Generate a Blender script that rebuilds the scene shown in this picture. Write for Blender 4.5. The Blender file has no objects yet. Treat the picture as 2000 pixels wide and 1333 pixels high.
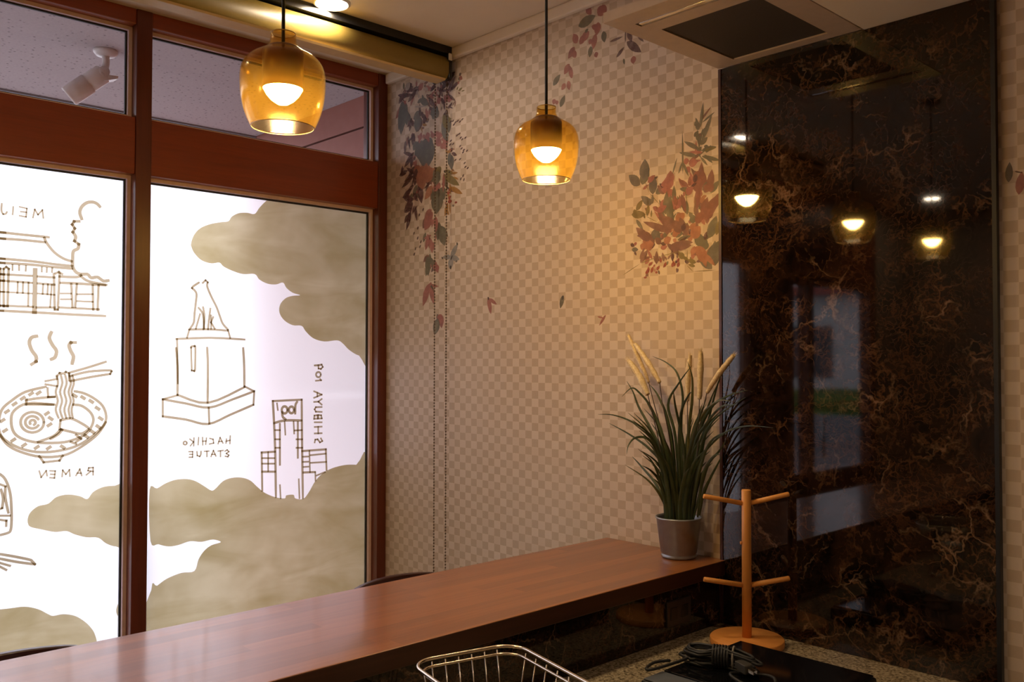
import bpy, bmesh, math, random
from mathutils import Vector, Matrix
from mathutils.geometry import delaunay_2d_cdt

# ------------------------------------------------------------------ camera, sky, exposure
scene = bpy.context.scene
col = scene.collection
R = math.radians
cam_data = bpy.data.cameras.new('camera')
cam_data.sensor_width = 36.0
cam_data.lens = 36.0 * 1752.0 / 2000.0
cam_data.clip_start = 0.02
cam = bpy.data.objects.new('camera', cam_data)
col.objects.link(cam)
cam.location = (0.0, 0.0, 1.64)
cam.rotation_euler = (Matrix.Rotation(R(46.66), 4, 'Z') @ Matrix.Rotation(R(90 + 1.35), 4, 'X') @ Matrix.Rotation(R(0.07), 4, 'Z')).to_euler()
scene.camera = cam

world = bpy.data.worlds.new('overcast_sky')
scene.world = world
world.use_nodes = True
bg = world.node_tree.nodes['Background']
bg.inputs['Color'].default_value = (0.93, 0.945, 1.0, 1)
bg.inputs['Strength'].default_value = 3.45

vs = scene.view_settings
vs.view_transform = 'Standard'
vs.look = 'None'
vs.exposure = 0.35
vs.gamma = 1.0
vs.use_curve_mapping = False
scene.cycles.transparent_max_bounces = 32
scene.cycles.max_bounces = 10
scene.cycles.diffuse_bounces = 5
scene.cycles.sample_clamp_indirect = 6.0
scene.cycles.caustics_reflective = False
scene.cycles.caustics_refractive = False

BULB = 205.0        # radiance of the pendant bulbs
DOWN = 112.0        # radiance of the ceiling downlights

random.seed(7)

# ------------------------------------------------------------------ measured drawings (metres)
STROKES = {
    'shrine_lettering': [
        (0.0037, [(0.7929, 2.1572), (0.7924, 2.1343), (0.7974, 2.1232), (0.8048, 2.1253), (0.8085, 2.132)]),
        (0.0037, [(0.827, 2.1509), (0.8255, 2.1255)]),
        (0.0037, [(0.8459, 2.1532), (0.8678, 2.1503), (0.8658, 2.1217), (0.8463, 2.1237)]),
        (0.0037, [(0.8499, 2.1376), (0.8664, 2.1374)]),
        (0.0038, [(0.8867, 2.1219), (0.8921, 2.1502), (0.9021, 2.1334), (0.9156, 2.1508), (0.9187, 2.1242)]),
    ],
    'shrine_drawing': [
        (0.0089, [(1.0411, 2.1348), (1.0346, 2.1561), (1.0406, 2.1766), (1.0571, 2.1927), (1.076, 2.1977), (1.0908, 2.1938), (1.1007, 2.1847)]),
        (0.0089, [(1.0329, 2.1251), (1.0164, 2.1233), (1.0104, 2.1117), (1.0188, 2.0994), (1.0128, 2.0857), (1.022, 2.0713), (1.0185, 2.0556), (1.0326, 2.0459), (1.0299, 2.0303), (1.0156, 2.0203), (1.0134, 1.9983), (1.0138, 1.9677), (1.0247, 1.9488), (1.0413, 1.9425), (1.0621, 1.9439), (1.0748, 1.9324), (1.0959, 1.936), (1.1153, 1.9239), (1.1325, 1.9263)]),
        (0.007, [(0.7889, 2.0631), (0.8566, 2.0615), (0.9364, 2.0608)]),
        (0.007, [(0.8041, 2.0631), (0.7364, 2.0615), (0.6566, 2.0608)]),
        (0.007, [(0.7892, 2.0424), (0.8569, 2.0438), (0.9248, 2.0425)]),
        (0.007, [(0.8038, 2.0424), (0.7361, 2.0438), (0.6682, 2.0425)]),
        (0.0073, [(0.9227, 2.0573), (0.9316, 2.0388), (0.955, 2.0108), (0.9833, 1.9924), (1.0099, 1.9849)]),
        (0.0073, [(0.6703, 2.0573), (0.6614, 2.0388), (0.638, 2.0108), (0.6097, 1.9924), (0.5831, 1.9849)]),
        (0.007, [(0.79, 1.9768), (0.8847, 1.9751), (0.9515, 1.9708), (1.0121, 1.9685)]),
        (0.007, [(0.803, 1.9768), (0.7083, 1.9751), (0.6415, 1.9708), (0.5809, 1.9685)]),
        (0.007, [(0.7902, 1.9627), (0.8848, 1.9636), (0.9516, 1.9609), (1.0122, 1.9597)]),
        (0.007, [(0.8028, 1.9627), (0.7082, 1.9636), (0.6414, 1.9609), (0.5808, 1.9597)]),
        (0.0074, [(1.0414, 1.9346), (1.0666, 1.9195), (1.1262, 1.9107)]),
        (0.0074, [(0.5516, 1.9346), (0.5264, 1.9195), (0.4668, 1.9107)]),
        (0.007, [(0.7923, 1.8061), (0.9062, 1.8043), (1.01, 1.8018), (1.1231, 1.8006)]),
        (0.007, [(0.8007, 1.8061), (0.6868, 1.8043), (0.583, 1.8018), (0.4699, 1.8006)]),
        (0.007, [(0.7907, 1.9254), (0.8853, 1.9263)]),
        (0.007, [(0.8023, 1.9254), (0.7077, 1.9263)]),
        (0.0072, [(0.9047, 1.9255), (0.956, 1.9255)]),
        (0.0072, [(0.6883, 1.9255), (0.637, 1.9255)]),
        (0.0073, [(0.972, 1.93), (1.0249, 1.9313), (1.0413, 1.939)]),
        (0.0073, [(0.621, 1.93), (0.5681, 1.9313), (0.5517, 1.939)]),
        (0.0073, [(0.9763, 1.9086), (1.0251, 1.9095), (1.1219, 1.9087)]),
        (0.0073, [(0.6167, 1.9086), (0.5679, 1.9095), (0.4711, 1.9087)]),
        (0.007, [(0.791, 1.9047), (0.8856, 1.903)]),
        (0.007, [(0.802, 1.9047), (0.7074, 1.903)]),
        (0.0072, [(0.905, 1.9021), (0.9563, 1.9009)]),
        (0.0072, [(0.688, 1.9021), (0.6367, 1.9009)]),
        (0.007, [(0.8009, 1.9436), (0.8032, 1.821)]),
        (0.007, [(0.7921, 1.9436), (0.7898, 1.821)]),
        (0.0071, [(0.8158, 1.9446), (0.8144, 1.8215)]),
        (0.0071, [(0.7772, 1.9446), (0.7786, 1.8215)]),
        (0.0073, [(0.9539, 1.9374), (0.9581, 1.817)]),
        (0.0073, [(0.6391, 1.9374), (0.6349, 1.817)]),
        (0.0073, [(0.9719, 1.9386), (0.9678, 1.8166)]),
        (0.0073, [(0.6211, 1.9386), (0.6252, 1.8166)]),
        (0.0074, [(1.0096, 1.9063), (1.0146, 1.8281)]),
        (0.0074, [(0.5834, 1.9063), (0.5784, 1.8281)]),
        (0.0074, [(1.0276, 1.9074), (1.0236, 1.8285)]),
        (0.0074, [(0.5654, 1.9074), (0.5694, 1.8285)]),
        (0.0075, [(1.0802, 1.9062), (1.0825, 1.8213)]),
        (0.0075, [(0.5128, 1.9062), (0.5105, 1.8213)]),
        (0.0075, [(1.0997, 1.9073), (1.0973, 1.821)]),
        (0.0075, [(0.4933, 1.9073), (0.4957, 1.821)]),
        (0.007, [(0.7921, 1.8226), (0.8904, 1.8227)]),
        (0.007, [(0.8009, 1.8226), (0.7026, 1.8227)]),
        (0.0072, [(0.9021, 1.8211), (0.9573, 1.823)]),
        (0.0072, [(0.6909, 1.8211), (0.6357, 1.823)]),
        (0.0073, [(0.9733, 1.8242), (1.1015, 1.823)]),
        (0.0073, [(0.6197, 1.8242), (0.4915, 1.823)]),
        (0.007, [(0.8016, 1.9436), (0.809, 1.9504), (0.8165, 1.9447)]),
        (0.007, [(0.7914, 1.9436), (0.784, 1.9504), (0.7765, 1.9447)]),
        (0.0073, [(0.9598, 1.94), (0.9698, 1.945), (0.9799, 1.9392)]),
        (0.0073, [(0.6332, 1.94), (0.6232, 1.945), (0.6131, 1.9392)]),
        (0.007, [(0.8032, 1.821), (0.8144, 1.8215)]),
        (0.007, [(0.7898, 1.821), (0.7786, 1.8215)]),
        (0.0073, [(0.9582, 1.8162), (0.9678, 1.8166)]),
        (0.0073, [(0.6348, 1.8162), (0.6252, 1.8166)]),
        (0.0137, [(0.8959, 1.9462), (0.8953, 1.806)]),
        (0.0137, [(0.6971, 1.9462), (0.6977, 1.806)]),
        (0.0054, [(0.7915, 1.8682), (0.886, 1.867)]),
        (0.0054, [(0.8015, 1.8682), (0.707, 1.867)]),
        (0.0055, [(0.9054, 1.8681), (0.9567, 1.8665)]),
        (0.0055, [(0.6876, 1.8681), (0.6363, 1.8665)]),
        (0.0056, [(0.9767, 1.8719), (1.0092, 1.8736)]),
        (0.0056, [(0.6163, 1.8719), (0.5838, 1.8736)]),
        (0.0057, [(1.0297, 1.8725), (1.0797, 1.8752)]),
        (0.0057, [(0.5633, 1.8725), (0.5133, 1.8752)]),
        (0.0056, [(0.977, 1.8524), (1.0094, 1.854)]),
        (0.0056, [(0.616, 1.8524), (0.5836, 1.854)]),
        (0.0057, [(1.03, 1.8485), (1.08, 1.8486)]),
        (0.0057, [(0.563, 1.8485), (0.513, 1.8486)]),
        (0.0054, [(0.8435, 1.9025), (0.8428, 1.8668)]),
        (0.0054, [(0.7495, 1.9025), (0.7502, 1.8668)]),
        (0.0054, [(0.8594, 1.9035), (0.8591, 1.8677)]),
        (0.0054, [(0.7336, 1.9035), (0.7339, 1.8677)]),
        (0.0055, [(0.8759, 1.9033), (0.8757, 1.8263)]),
        (0.0055, [(0.7171, 1.9033), (0.7173, 1.8263)]),
        (0.0055, [(0.9207, 1.9001), (0.9195, 1.8675)]),
        (0.0055, [(0.6723, 1.9001), (0.6735, 1.8675)]),
        (0.0055, [(0.9356, 1.901), (0.9345, 1.8675)]),
        (0.0055, [(0.6574, 1.901), (0.6585, 1.8675)]),
        (0.0055, [(0.9476, 1.9004), (0.9433, 1.825)]),
        (0.0055, [(0.6454, 1.9004), (0.6497, 1.825)]),
        (0.0054, [(0.8269, 1.958), (0.8271, 1.9413)]),
        (0.0054, [(0.7661, 1.958), (0.7659, 1.9413)]),
        (0.0054, [(0.8465, 1.9574), (0.8467, 1.9427)]),
        (0.0054, [(0.7465, 1.9574), (0.7463, 1.9427)]),
        (0.0055, [(0.8675, 1.9577), (0.8666, 1.942)]),
        (0.0055, [(0.7255, 1.9577), (0.7264, 1.942)]),
        (0.0055, [(0.9161, 1.9562), (0.9162, 1.9425)]),
        (0.0055, [(0.6769, 1.9562), (0.6768, 1.9425)]),
        (0.0055, [(0.9318, 1.9552), (0.9312, 1.9423)]),
        (0.0055, [(0.6612, 1.9552), (0.6618, 1.9423)]),
        (0.0056, [(0.9485, 1.9564), (0.9478, 1.9434)]),
        (0.0056, [(0.6445, 1.9564), (0.6452, 1.9434)]),
    ],
    'steam_drawing': [
        (0.0094, [(0.9033, 1.7249), (0.8879, 1.7203), (0.8811, 1.7033), (0.8884, 1.6781), (0.9022, 1.657), (0.9024, 1.64), (0.889, 1.6307)]),
        (0.0095, [(0.9484, 1.7387), (0.9426, 1.7193), (0.9529, 1.6959), (0.9651, 1.6767), (0.9613, 1.6551), (0.9495, 1.6478)]),
        (0.0097, [(1.0255, 1.7056), (1.0112, 1.7054), (1.0052, 1.6944), (1.0116, 1.6749), (1.0199, 1.6576), (1.0161, 1.6337)]),
    ],
    'ramen_drawing': [
        (0.0072, [(0.9328, 1.5548), (0.871, 1.5391), (0.8296, 1.5108), (0.8021, 1.4827), (0.7934, 1.4418), (0.7975, 1.4045), (0.8202, 1.3764), (0.8657, 1.3498), (0.9199, 1.3361), (0.9832, 1.3378), (1.04, 1.3523), (1.0897, 1.3844), (1.1232, 1.4181), (1.1306, 1.4488), (1.1182, 1.4848), (1.0882, 1.5123), (1.0545, 1.5307), (1.0255, 1.5379)]),
        (0.007, [(0.7976, 1.4004), (0.8203, 1.3668), (0.8582, 1.3419), (0.9201, 1.3208), (0.9915, 1.32), (1.0484, 1.3452), (1.1023, 1.3859), (1.1296, 1.4266)]),
        (0.0072, [(0.9162, 1.3228), (0.9301, 1.3014), (0.9796, 1.3037), (0.9895, 1.3189)]),
        (0.0073, [(0.9573, 1.4943), (0.8791, 1.501), (0.8376, 1.4773), (0.8298, 1.4443), (0.8385, 1.4065), (0.8653, 1.3833), (0.9117, 1.3688), (0.9709, 1.3643), (1.0152, 1.369), (1.0644, 1.3902), (1.087, 1.4286), (1.0804, 1.4597), (1.0508, 1.4861), (1.0219, 1.4923)]),
        (0.0072, [(0.9292, 1.4357), (0.9266, 1.4228), (0.919, 1.4122), (0.9074, 1.4054), (0.8938, 1.4035), (0.8802, 1.4068), (0.8687, 1.4147), (0.861, 1.4259), (0.8581, 1.4389), (0.8606, 1.4516), (0.8681, 1.4622), (0.8794, 1.469), (0.893, 1.4711), (0.9066, 1.468), (0.9184, 1.4602), (0.9263, 1.4488), (0.9292, 1.4357)]),
        (0.0072, [(0.912, 1.4263), (0.9076, 1.4214), (0.9018, 1.4182), (0.895, 1.417), (0.8881, 1.418), (0.8818, 1.421), (0.8767, 1.4258), (0.8734, 1.4317), (0.8722, 1.4382), (0.8733, 1.4447), (0.8764, 1.4503), (0.8814, 1.4546), (0.8876, 1.4571), (0.8945, 1.4574), (0.9013, 1.4557), (0.9072, 1.4519), (0.9117, 1.4466)]),
        (0.0072, [(0.8873, 1.4325), (0.8863, 1.4349), (0.8861, 1.4373), (0.8866, 1.4397), (0.8878, 1.4418), (0.8895, 1.4435), (0.8917, 1.4445), (0.8942, 1.4448), (0.8967, 1.4445), (0.899, 1.4434), (0.9009, 1.4417), (0.9023, 1.4395), (0.903, 1.4371), (0.903, 1.4346), (0.9022, 1.4323), (0.9008, 1.4303), (0.8989, 1.4289)]),
        (0.0071, [(0.8732, 1.5117), (0.9098, 1.517), (0.961, 1.5208)]),
        (0.0071, [(0.8772, 1.4969), (0.9179, 1.4956), (0.9613, 1.4942)]),
        (0.0071, [(0.8751, 1.5137), (0.8734, 1.497)]),
        (0.0072, [(0.9117, 1.3709), (0.9586, 1.3873), (0.9824, 1.4096), (1.0149, 1.3993), (1.0478, 1.391), (1.0726, 1.4051)]),
        (0.0073, [(0.9812, 1.4398), (1.0143, 1.4448), (1.0516, 1.4249), (1.0705, 1.4109)]),
        (0.0073, [(0.9812, 1.4419), (0.9783, 1.4098)]),
        (0.0073, [(0.9508, 1.3792), (0.9745, 1.3928), (0.9864, 1.4073)]),
        (0.0074, [(1.0314, 1.3876), (1.048, 1.3736), (1.0317, 1.3637)]),
        (0.0074, [(1.0153, 1.3646), (1.0317, 1.3571)]),
        (0.0059, [(0.9665, 1.5924), (0.9716, 1.567), (0.9648, 1.537), (0.9715, 1.5068), (0.9655, 1.4769), (0.9747, 1.4487)]),
        (0.0059, [(0.9801, 1.5937), (0.9853, 1.5668), (0.9784, 1.5367), (0.9852, 1.5064), (0.9791, 1.4764), (0.987, 1.4482)]),
        (0.0059, [(0.9938, 1.5944), (0.999, 1.5666), (0.9921, 1.5364), (0.9989, 1.506), (0.9928, 1.476), (0.9993, 1.4476)]),
        (0.006, [(1.0076, 1.5928), (1.0129, 1.5663), (1.0059, 1.5361), (1.0128, 1.5056), (1.0066, 1.4755), (1.0118, 1.4471)]),
        (0.006, [(1.017, 1.5917), (1.0223, 1.5662), (1.0153, 1.5359), (1.0222, 1.5053), (1.016, 1.4751), (1.0202, 1.4468)]),
        (0.0066, [(0.9681, 1.5885), (0.976, 1.6014), (0.9881, 1.5991), (0.9961, 1.6047), (1.0064, 1.599), (1.0066, 1.5751)]),
        (0.0067, [(1.0075, 1.602), (1.0659, 1.6191), (1.1271, 1.6394)]),
        (0.0067, [(1.0093, 1.5903), (1.0703, 1.6051), (1.1382, 1.6091), (1.1469, 1.6055), (1.1427, 1.5965), (1.0789, 1.5865), (1.0107, 1.5729)]),
        (0.0066, [(0.9326, 1.574), (0.9682, 1.5808)]),
        (0.0066, [(0.9327, 1.5633), (0.9685, 1.5563)]),
        (0.0066, [(0.9388, 1.5504), (0.9412, 1.5205), (0.961, 1.5199)]),
        (0.01, [(0.8011, 1.4452), (0.8077, 1.4498)]),
        (0.0101, [(0.8137, 1.4736), (0.8203, 1.4783)]),
        (0.0101, [(0.8358, 1.4978), (0.8425, 1.5026)]),
        (0.0102, [(0.8602, 1.5158), (0.867, 1.5207)]),
        (0.0102, [(0.8849, 1.5299), (0.8918, 1.5348)]),
        (0.0103, [(0.9081, 1.5323), (0.915, 1.5373)]),
        (0.0105, [(1.0219, 1.5253), (1.0294, 1.5199)]),
        (0.0106, [(1.0488, 1.5181), (1.0563, 1.5127)]),
        (0.0107, [(1.0761, 1.5042), (1.0837, 1.4987)]),
        (0.0107, [(1.0974, 1.4793), (1.1051, 1.4737)]),
        (0.0107, [(1.1084, 1.4435), (1.1162, 1.4379)]),
        (0.0107, [(1.1003, 1.4152), (1.108, 1.4095)]),
        (0.0107, [(1.0815, 1.3985), (1.0891, 1.3928)]),
        (0.0106, [(1.0608, 1.3842), (1.0683, 1.3785)]),
        (0.01, [(0.8089, 1.4118), (0.8155, 1.4164)]),
        (0.0101, [(0.8336, 1.3793), (0.8403, 1.3839)]),
        (0.0102, [(0.866, 1.3606), (0.8728, 1.3652)]),
        (0.0103, [(0.9045, 1.3506), (0.9115, 1.3552)]),
        (0.0103, [(0.9417, 1.3465), (0.9488, 1.3512)]),
        (0.0104, [(0.9855, 1.3518), (0.9928, 1.3462)]),
        (0.0103, [(0.9344, 1.4627), (0.9414, 1.4675)]),
        (0.0104, [(0.9464, 1.4503), (0.9536, 1.4448)]),
        (0.0104, [(0.9427, 1.424), (0.9498, 1.4288)]),
    ],
    'ramen_lettering': [
        (0.0038, [(0.9168, 1.2732), (0.9229, 1.2516), (0.9383, 1.2727), (0.9413, 1.2555)]),
        (0.0038, [(0.9502, 1.2713), (0.9665, 1.2691), (0.9644, 1.2458), (0.9505, 1.2479)]),
        (0.0038, [(0.9523, 1.2597), (0.965, 1.2582)]),
        (0.0038, [(0.9883, 1.2489), (0.9901, 1.2702), (1.0004, 1.2556), (1.0115, 1.2698), (1.0134, 1.248)]),
        (0.0039, [(1.033, 1.2485), (1.0451, 1.2692), (1.0516, 1.2469)]),
        (0.0039, [(1.0371, 1.256), (1.0494, 1.2549)]),
        (0.0039, [(1.0892, 1.2459), (1.0889, 1.2714), (1.0742, 1.2712), (1.0722, 1.2618), (1.089, 1.2577)]),
        (0.0039, [(1.0806, 1.2584), (1.067, 1.2478)]),
    ],
    'vehicle_drawing': [
        (0.0067, [(0.7993, 1.2729), (0.8124, 1.2588), (0.823, 1.2348), (0.8313, 1.1993), (0.8345, 1.1528), (0.8351, 1.1123), (0.8328, 1.0866), (0.8251, 1.0789), (0.8019, 1.0748)]),
        (0.0067, [(0.7937, 1.2729), (0.7806, 1.2588), (0.77, 1.2348), (0.7617, 1.1993), (0.7585, 1.1528), (0.7579, 1.1123), (0.7602, 1.0866), (0.7679, 1.0789), (0.7911, 1.0748)]),
        (0.0067, [(0.7997, 1.2398), (0.8158, 1.232)]),
        (0.0067, [(0.7933, 1.2398), (0.7772, 1.232)]),
        (0.0067, [(0.8158, 1.2297), (0.8158, 1.1952), (0.8255, 1.1451)]),
        (0.0067, [(0.7772, 1.2297), (0.7772, 1.1952), (0.7675, 1.1451)]),
        (0.0067, [(0.803, 1.2223), (0.8096, 1.1929), (0.8069, 1.1616), (0.8007, 1.1594)]),
        (0.0067, [(0.79, 1.2223), (0.7834, 1.1929), (0.7861, 1.1616), (0.7923, 1.1594)]),
        (0.0067, [(0.801, 1.1379), (0.8296, 1.1346)]),
        (0.0067, [(0.792, 1.1379), (0.7634, 1.1346)]),
        (0.0067, [(0.8012, 1.1244), (0.8199, 1.1193), (0.8196, 1.1026)]),
        (0.0067, [(0.7918, 1.1244), (0.7731, 1.1193), (0.7734, 1.1026)]),
        (0.0067, [(0.8027, 1.0131), (0.8417, 1.0002), (0.8896, 0.9824), (0.8983, 0.9758), (0.9073, 0.9642), (0.8551, 0.9794), (0.8029, 0.9982)]),
        (0.0067, [(0.7903, 1.0131), (0.7513, 1.0002), (0.7034, 0.9824), (0.6947, 0.9758), (0.6857, 0.9642), (0.7379, 0.9794), (0.7901, 0.9982)]),
        (0.0067, [(0.803, 0.9844), (0.8322, 0.9708)]),
        (0.0067, [(0.79, 0.9844), (0.7608, 0.9708)]),
        (0.0067, [(0.8032, 0.9724), (0.8214, 0.9592)]),
        (0.0067, [(0.7898, 0.9724), (0.7716, 0.9592)]),
    ],
    'statue_drawing': [
        (0.0066, [(1.4631, 1.9395), (1.4417, 1.9246), (1.4364, 1.917), (1.4483, 1.9073), (1.4544, 1.893), (1.451, 1.8562), (1.447, 1.8195), (1.4446, 1.7882), (1.4304, 1.7644)]),
        (0.0066, [(1.4783, 1.9394), (1.4891, 1.9501), (1.4979, 1.9427), (1.4959, 1.9268), (1.5116, 1.8907), (1.5342, 1.8494), (1.5485, 1.8127), (1.5599, 1.7865), (1.581, 1.7646)]),
        (0.0066, [(1.4629, 1.8437), (1.4794, 1.8208), (1.4854, 1.7658)]),
        (0.0066, [(1.4803, 1.847), (1.4861, 1.8105), (1.4827, 1.7631)]),
        (0.0066, [(1.4686, 1.8203), (1.4529, 1.765)]),
        (0.0066, [(1.5093, 1.843), (1.5042, 1.8006), (1.5007, 1.7636)]),
        (0.0066, [(1.5123, 1.8167), (1.5128, 1.7665)]),
        (0.0067, [(1.5207, 1.8107), (1.5126, 1.7903), (1.5272, 1.7669)]),
        (0.0065, [(1.4262, 1.7606), (1.5018, 1.7636), (1.581, 1.7603)]),
        (0.0065, [(1.4273, 1.7586), (1.4191, 1.7304)]),
        (0.0067, [(1.581, 1.763), (1.5904, 1.7327)]),
        (0.0065, [(1.3781, 1.7244), (1.5132, 1.7312), (1.6502, 1.7273)]),
        (0.0065, [(1.4349, 1.6933), (1.4375, 1.6975), (1.4482, 1.6987), (1.4515, 1.6925), (1.4512, 1.6112), (1.447, 1.606), (1.4384, 1.6071), (1.4349, 1.6933)]),
        (0.0065, [(1.3812, 1.7245), (1.386, 1.5602)]),
        (0.0072, [(1.3778, 1.6904), (1.3837, 1.6271), (1.3849, 1.517)]),
        (0.0074, [(1.4978, 1.6931), (1.5013, 1.6269), (1.5017, 1.4855)]),
        (0.0076, [(1.6447, 1.693), (1.6493, 1.6267), (1.651, 1.5428)]),
        (0.0072, [(1.3849, 1.517), (1.5027, 1.4837), (1.652, 1.5409)]),
        (0.0071, [(1.3301, 1.5019), (1.3849, 1.5152)]),
        (0.0071, [(1.3301, 1.5019), (1.4165, 1.4841), (1.5084, 1.4656), (1.6034, 1.4944), (1.6921, 1.5235), (1.652, 1.5437)]),
        (0.0071, [(1.3301, 1.5019), (1.3307, 1.4393), (1.4171, 1.424), (1.5044, 1.4032), (1.5943, 1.4354), (1.69, 1.4706), (1.6931, 1.5244)]),
        (0.0074, [(1.5061, 1.4657), (1.509, 1.4048)]),
    ],
    'statue_lettering': [
        (0.0038, [(1.4225, 1.3359), (1.422, 1.3336), (1.4206, 1.3317), (1.4184, 1.3305), (1.4158, 1.3302), (1.4132, 1.3308), (1.411, 1.3323), (1.4095, 1.3344), (1.409, 1.3367), (1.4095, 1.339), (1.4109, 1.3409), (1.4131, 1.3421), (1.4157, 1.3425), (1.4183, 1.3418), (1.4205, 1.3404), (1.422, 1.3383), (1.4225, 1.3359)]),
        (0.0038, [(1.4495, 1.3537), (1.4489, 1.3242)]),
        (0.0038, [(1.4337, 1.3502), (1.4478, 1.3388), (1.4362, 1.325)]),
        (0.0039, [(1.4678, 1.354), (1.4658, 1.3271)]),
        (0.0039, [(1.483, 1.3531), (1.4842, 1.3255)]),
        (0.0039, [(1.4984, 1.35), (1.4958, 1.327)]),
        (0.0039, [(1.4841, 1.3393), (1.4966, 1.339)]),
        (0.0039, [(1.5119, 1.3483), (1.525, 1.344), (1.5271, 1.3295), (1.5107, 1.327)]),
        (0.0039, [(1.545, 1.3262), (1.5529, 1.3491), (1.5645, 1.3273)]),
        (0.0039, [(1.5483, 1.3345), (1.5606, 1.3338)]),
        (0.0039, [(1.5787, 1.3418), (1.577, 1.3265)]),
        (0.004, [(1.594, 1.3527), (1.5929, 1.3237)]),
        (0.0039, [(1.5774, 1.3337), (1.5932, 1.3364)]),
        (0.0038, [(1.431, 1.3033), (1.445, 1.3024), (1.4448, 1.2817), (1.4321, 1.2826)]),
        (0.0038, [(1.4338, 1.293), (1.4447, 1.2923)]),
        (0.0039, [(1.4615, 1.3013), (1.463, 1.2866), (1.4722, 1.2824), (1.4767, 1.2891), (1.4775, 1.3011)]),
        (0.0039, [(1.4914, 1.3006), (1.5086, 1.3003)]),
        (0.0039, [(1.5007, 1.2999), (1.5009, 1.2803)]),
        (0.0039, [(1.5172, 1.2792), (1.5264, 1.3013), (1.5365, 1.2796)]),
        (0.0039, [(1.5204, 1.287), (1.5327, 1.2861)]),
        (0.0039, [(1.5453, 1.2978), (1.5653, 1.2988)]),
        (0.0039, [(1.5548, 1.2972), (1.555, 1.2765)]),
        (0.0039, [(1.5734, 1.296), (1.582, 1.2999), (1.5888, 1.2927), (1.5788, 1.2865), (1.5889, 1.279), (1.5851, 1.2734), (1.5746, 1.276)]),
    ],
    'tower_drawing': [
        (0.0078, [(1.7741, 1.4826), (1.9043, 1.4846), (1.9072, 1.317), (1.9128, 1.0804)]),
        (0.0078, [(1.7741, 1.4826), (1.78, 1.3975), (1.7862, 1.277), (1.7908, 1.0977)]),
        (0.0078, [(1.781, 1.3942), (1.8271, 1.4025), (1.9033, 1.3992)]),
        (0.0079, [(1.8395, 1.4449), (1.8386, 1.4395), (1.8358, 1.4349), (1.8317, 1.432), (1.8269, 1.4311), (1.822, 1.4323), (1.8179, 1.4356), (1.8151, 1.4403), (1.8141, 1.4458), (1.815, 1.4512), (1.8177, 1.4558), (1.8218, 1.4587), (1.8267, 1.4596), (1.8315, 1.4584), (1.8357, 1.4552), (1.8385, 1.4504), (1.8395, 1.4449)]),
        (0.0079, [(1.8694, 1.4438), (1.8686, 1.4387), (1.866, 1.4345), (1.8622, 1.4317), (1.8577, 1.4308), (1.8532, 1.432), (1.8494, 1.4351), (1.8468, 1.4395), (1.8459, 1.4447), (1.8467, 1.4498), (1.8492, 1.454), (1.853, 1.4568), (1.8575, 1.4577), (1.862, 1.4565), (1.8659, 1.4535), (1.8685, 1.449), (1.8694, 1.4438)]),
        (0.0079, [(1.8152, 1.4363), (1.8191, 1.4171), (1.8313, 1.4071)]),
        (0.0079, [(1.8749, 1.4292), (1.8757, 1.4628), (1.8832, 1.4761)]),
        (0.0078, [(1.8061, 1.3892), (1.8075, 1.2259)]),
        (0.0077, [(1.727, 1.2801), (1.7851, 1.2794)]),
        (0.0077, [(1.727, 1.2801), (1.7308, 1.1294)]),
        (0.0077, [(1.7302, 1.2039), (1.7858, 1.1993)]),
        (0.008, [(1.9086, 1.2735), (2.0198, 1.2734), (2.0238, 1.187)]),
        (0.008, [(1.9147, 1.1853), (1.9671, 1.1828)]),
        (0.008, [(1.8871, 1.3927), (1.8882, 1.2484)]),
        (0.0062, [(1.7924, 1.4726), (1.7963, 1.4464)]),
        (0.0062, [(1.8271, 1.3978), (1.8307, 1.3453)]),
        (0.0063, [(1.8677, 1.396), (1.8707, 1.3479)]),
        (0.0062, [(1.7854, 1.3657), (1.8063, 1.3646)]),
        (0.0062, [(1.7857, 1.3289), (1.8066, 1.3276)]),
        (0.0062, [(1.7871, 1.2948), (1.8069, 1.2936)]),
        (0.0063, [(1.8728, 1.3598), (1.9052, 1.3595)]),
        (0.0063, [(1.8811, 1.3233), (1.9082, 1.3217)]),
        (0.0063, [(1.8814, 1.2887), (1.9085, 1.287)]),
        (0.0061, [(1.7551, 1.2791), (1.7558, 1.2041)]),
        (0.0061, [(1.7297, 1.2575), (1.7822, 1.2537)]),
        (0.0061, [(1.7299, 1.2356), (1.7824, 1.2316)]),
        (0.0062, [(1.8081, 1.1431), (1.8117, 1.0908)]),
        (0.0063, [(1.8932, 1.1592), (1.897, 1.082)]),
        (0.0063, [(1.9415, 1.2713), (1.9449, 1.1847)]),
        (0.0063, [(1.9115, 1.2501), (1.9373, 1.2493)]),
        (0.0063, [(1.9117, 1.2289), (1.9374, 1.2279)]),
        (0.0063, [(1.9146, 1.2079), (1.9376, 1.2076)]),
        (0.0064, [(1.9472, 1.2539), (2.0188, 1.2553)]),
        (0.0063, [(1.9474, 1.2223), (2.0213, 1.2207)]),
        (0.0064, [(1.9699, 1.1816), (1.9712, 1.1474)]),
        (0.0064, [(2.0159, 1.1788), (1.9755, 1.1675)]),
    ],
    'tower_lettering': [
        (0.0051, [(1.9639, 1.6252), (1.9834, 1.6262), (1.9975, 1.6286), (2.0026, 1.6188), (1.9937, 1.6104), (1.9824, 1.6124), (1.9812, 1.6262)]),
        (0.0051, [(1.9933, 1.5868), (1.9924, 1.5827), (1.99, 1.5792), (1.9864, 1.5769), (1.9821, 1.5761), (1.9778, 1.577), (1.9742, 1.5794), (1.9717, 1.5829), (1.9708, 1.587), (1.9716, 1.5911), (1.974, 1.5946), (1.9777, 1.5969), (1.9819, 1.5977), (1.9862, 1.5969), (1.9899, 1.5945), (1.9924, 1.591), (1.9933, 1.5868)]),
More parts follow.
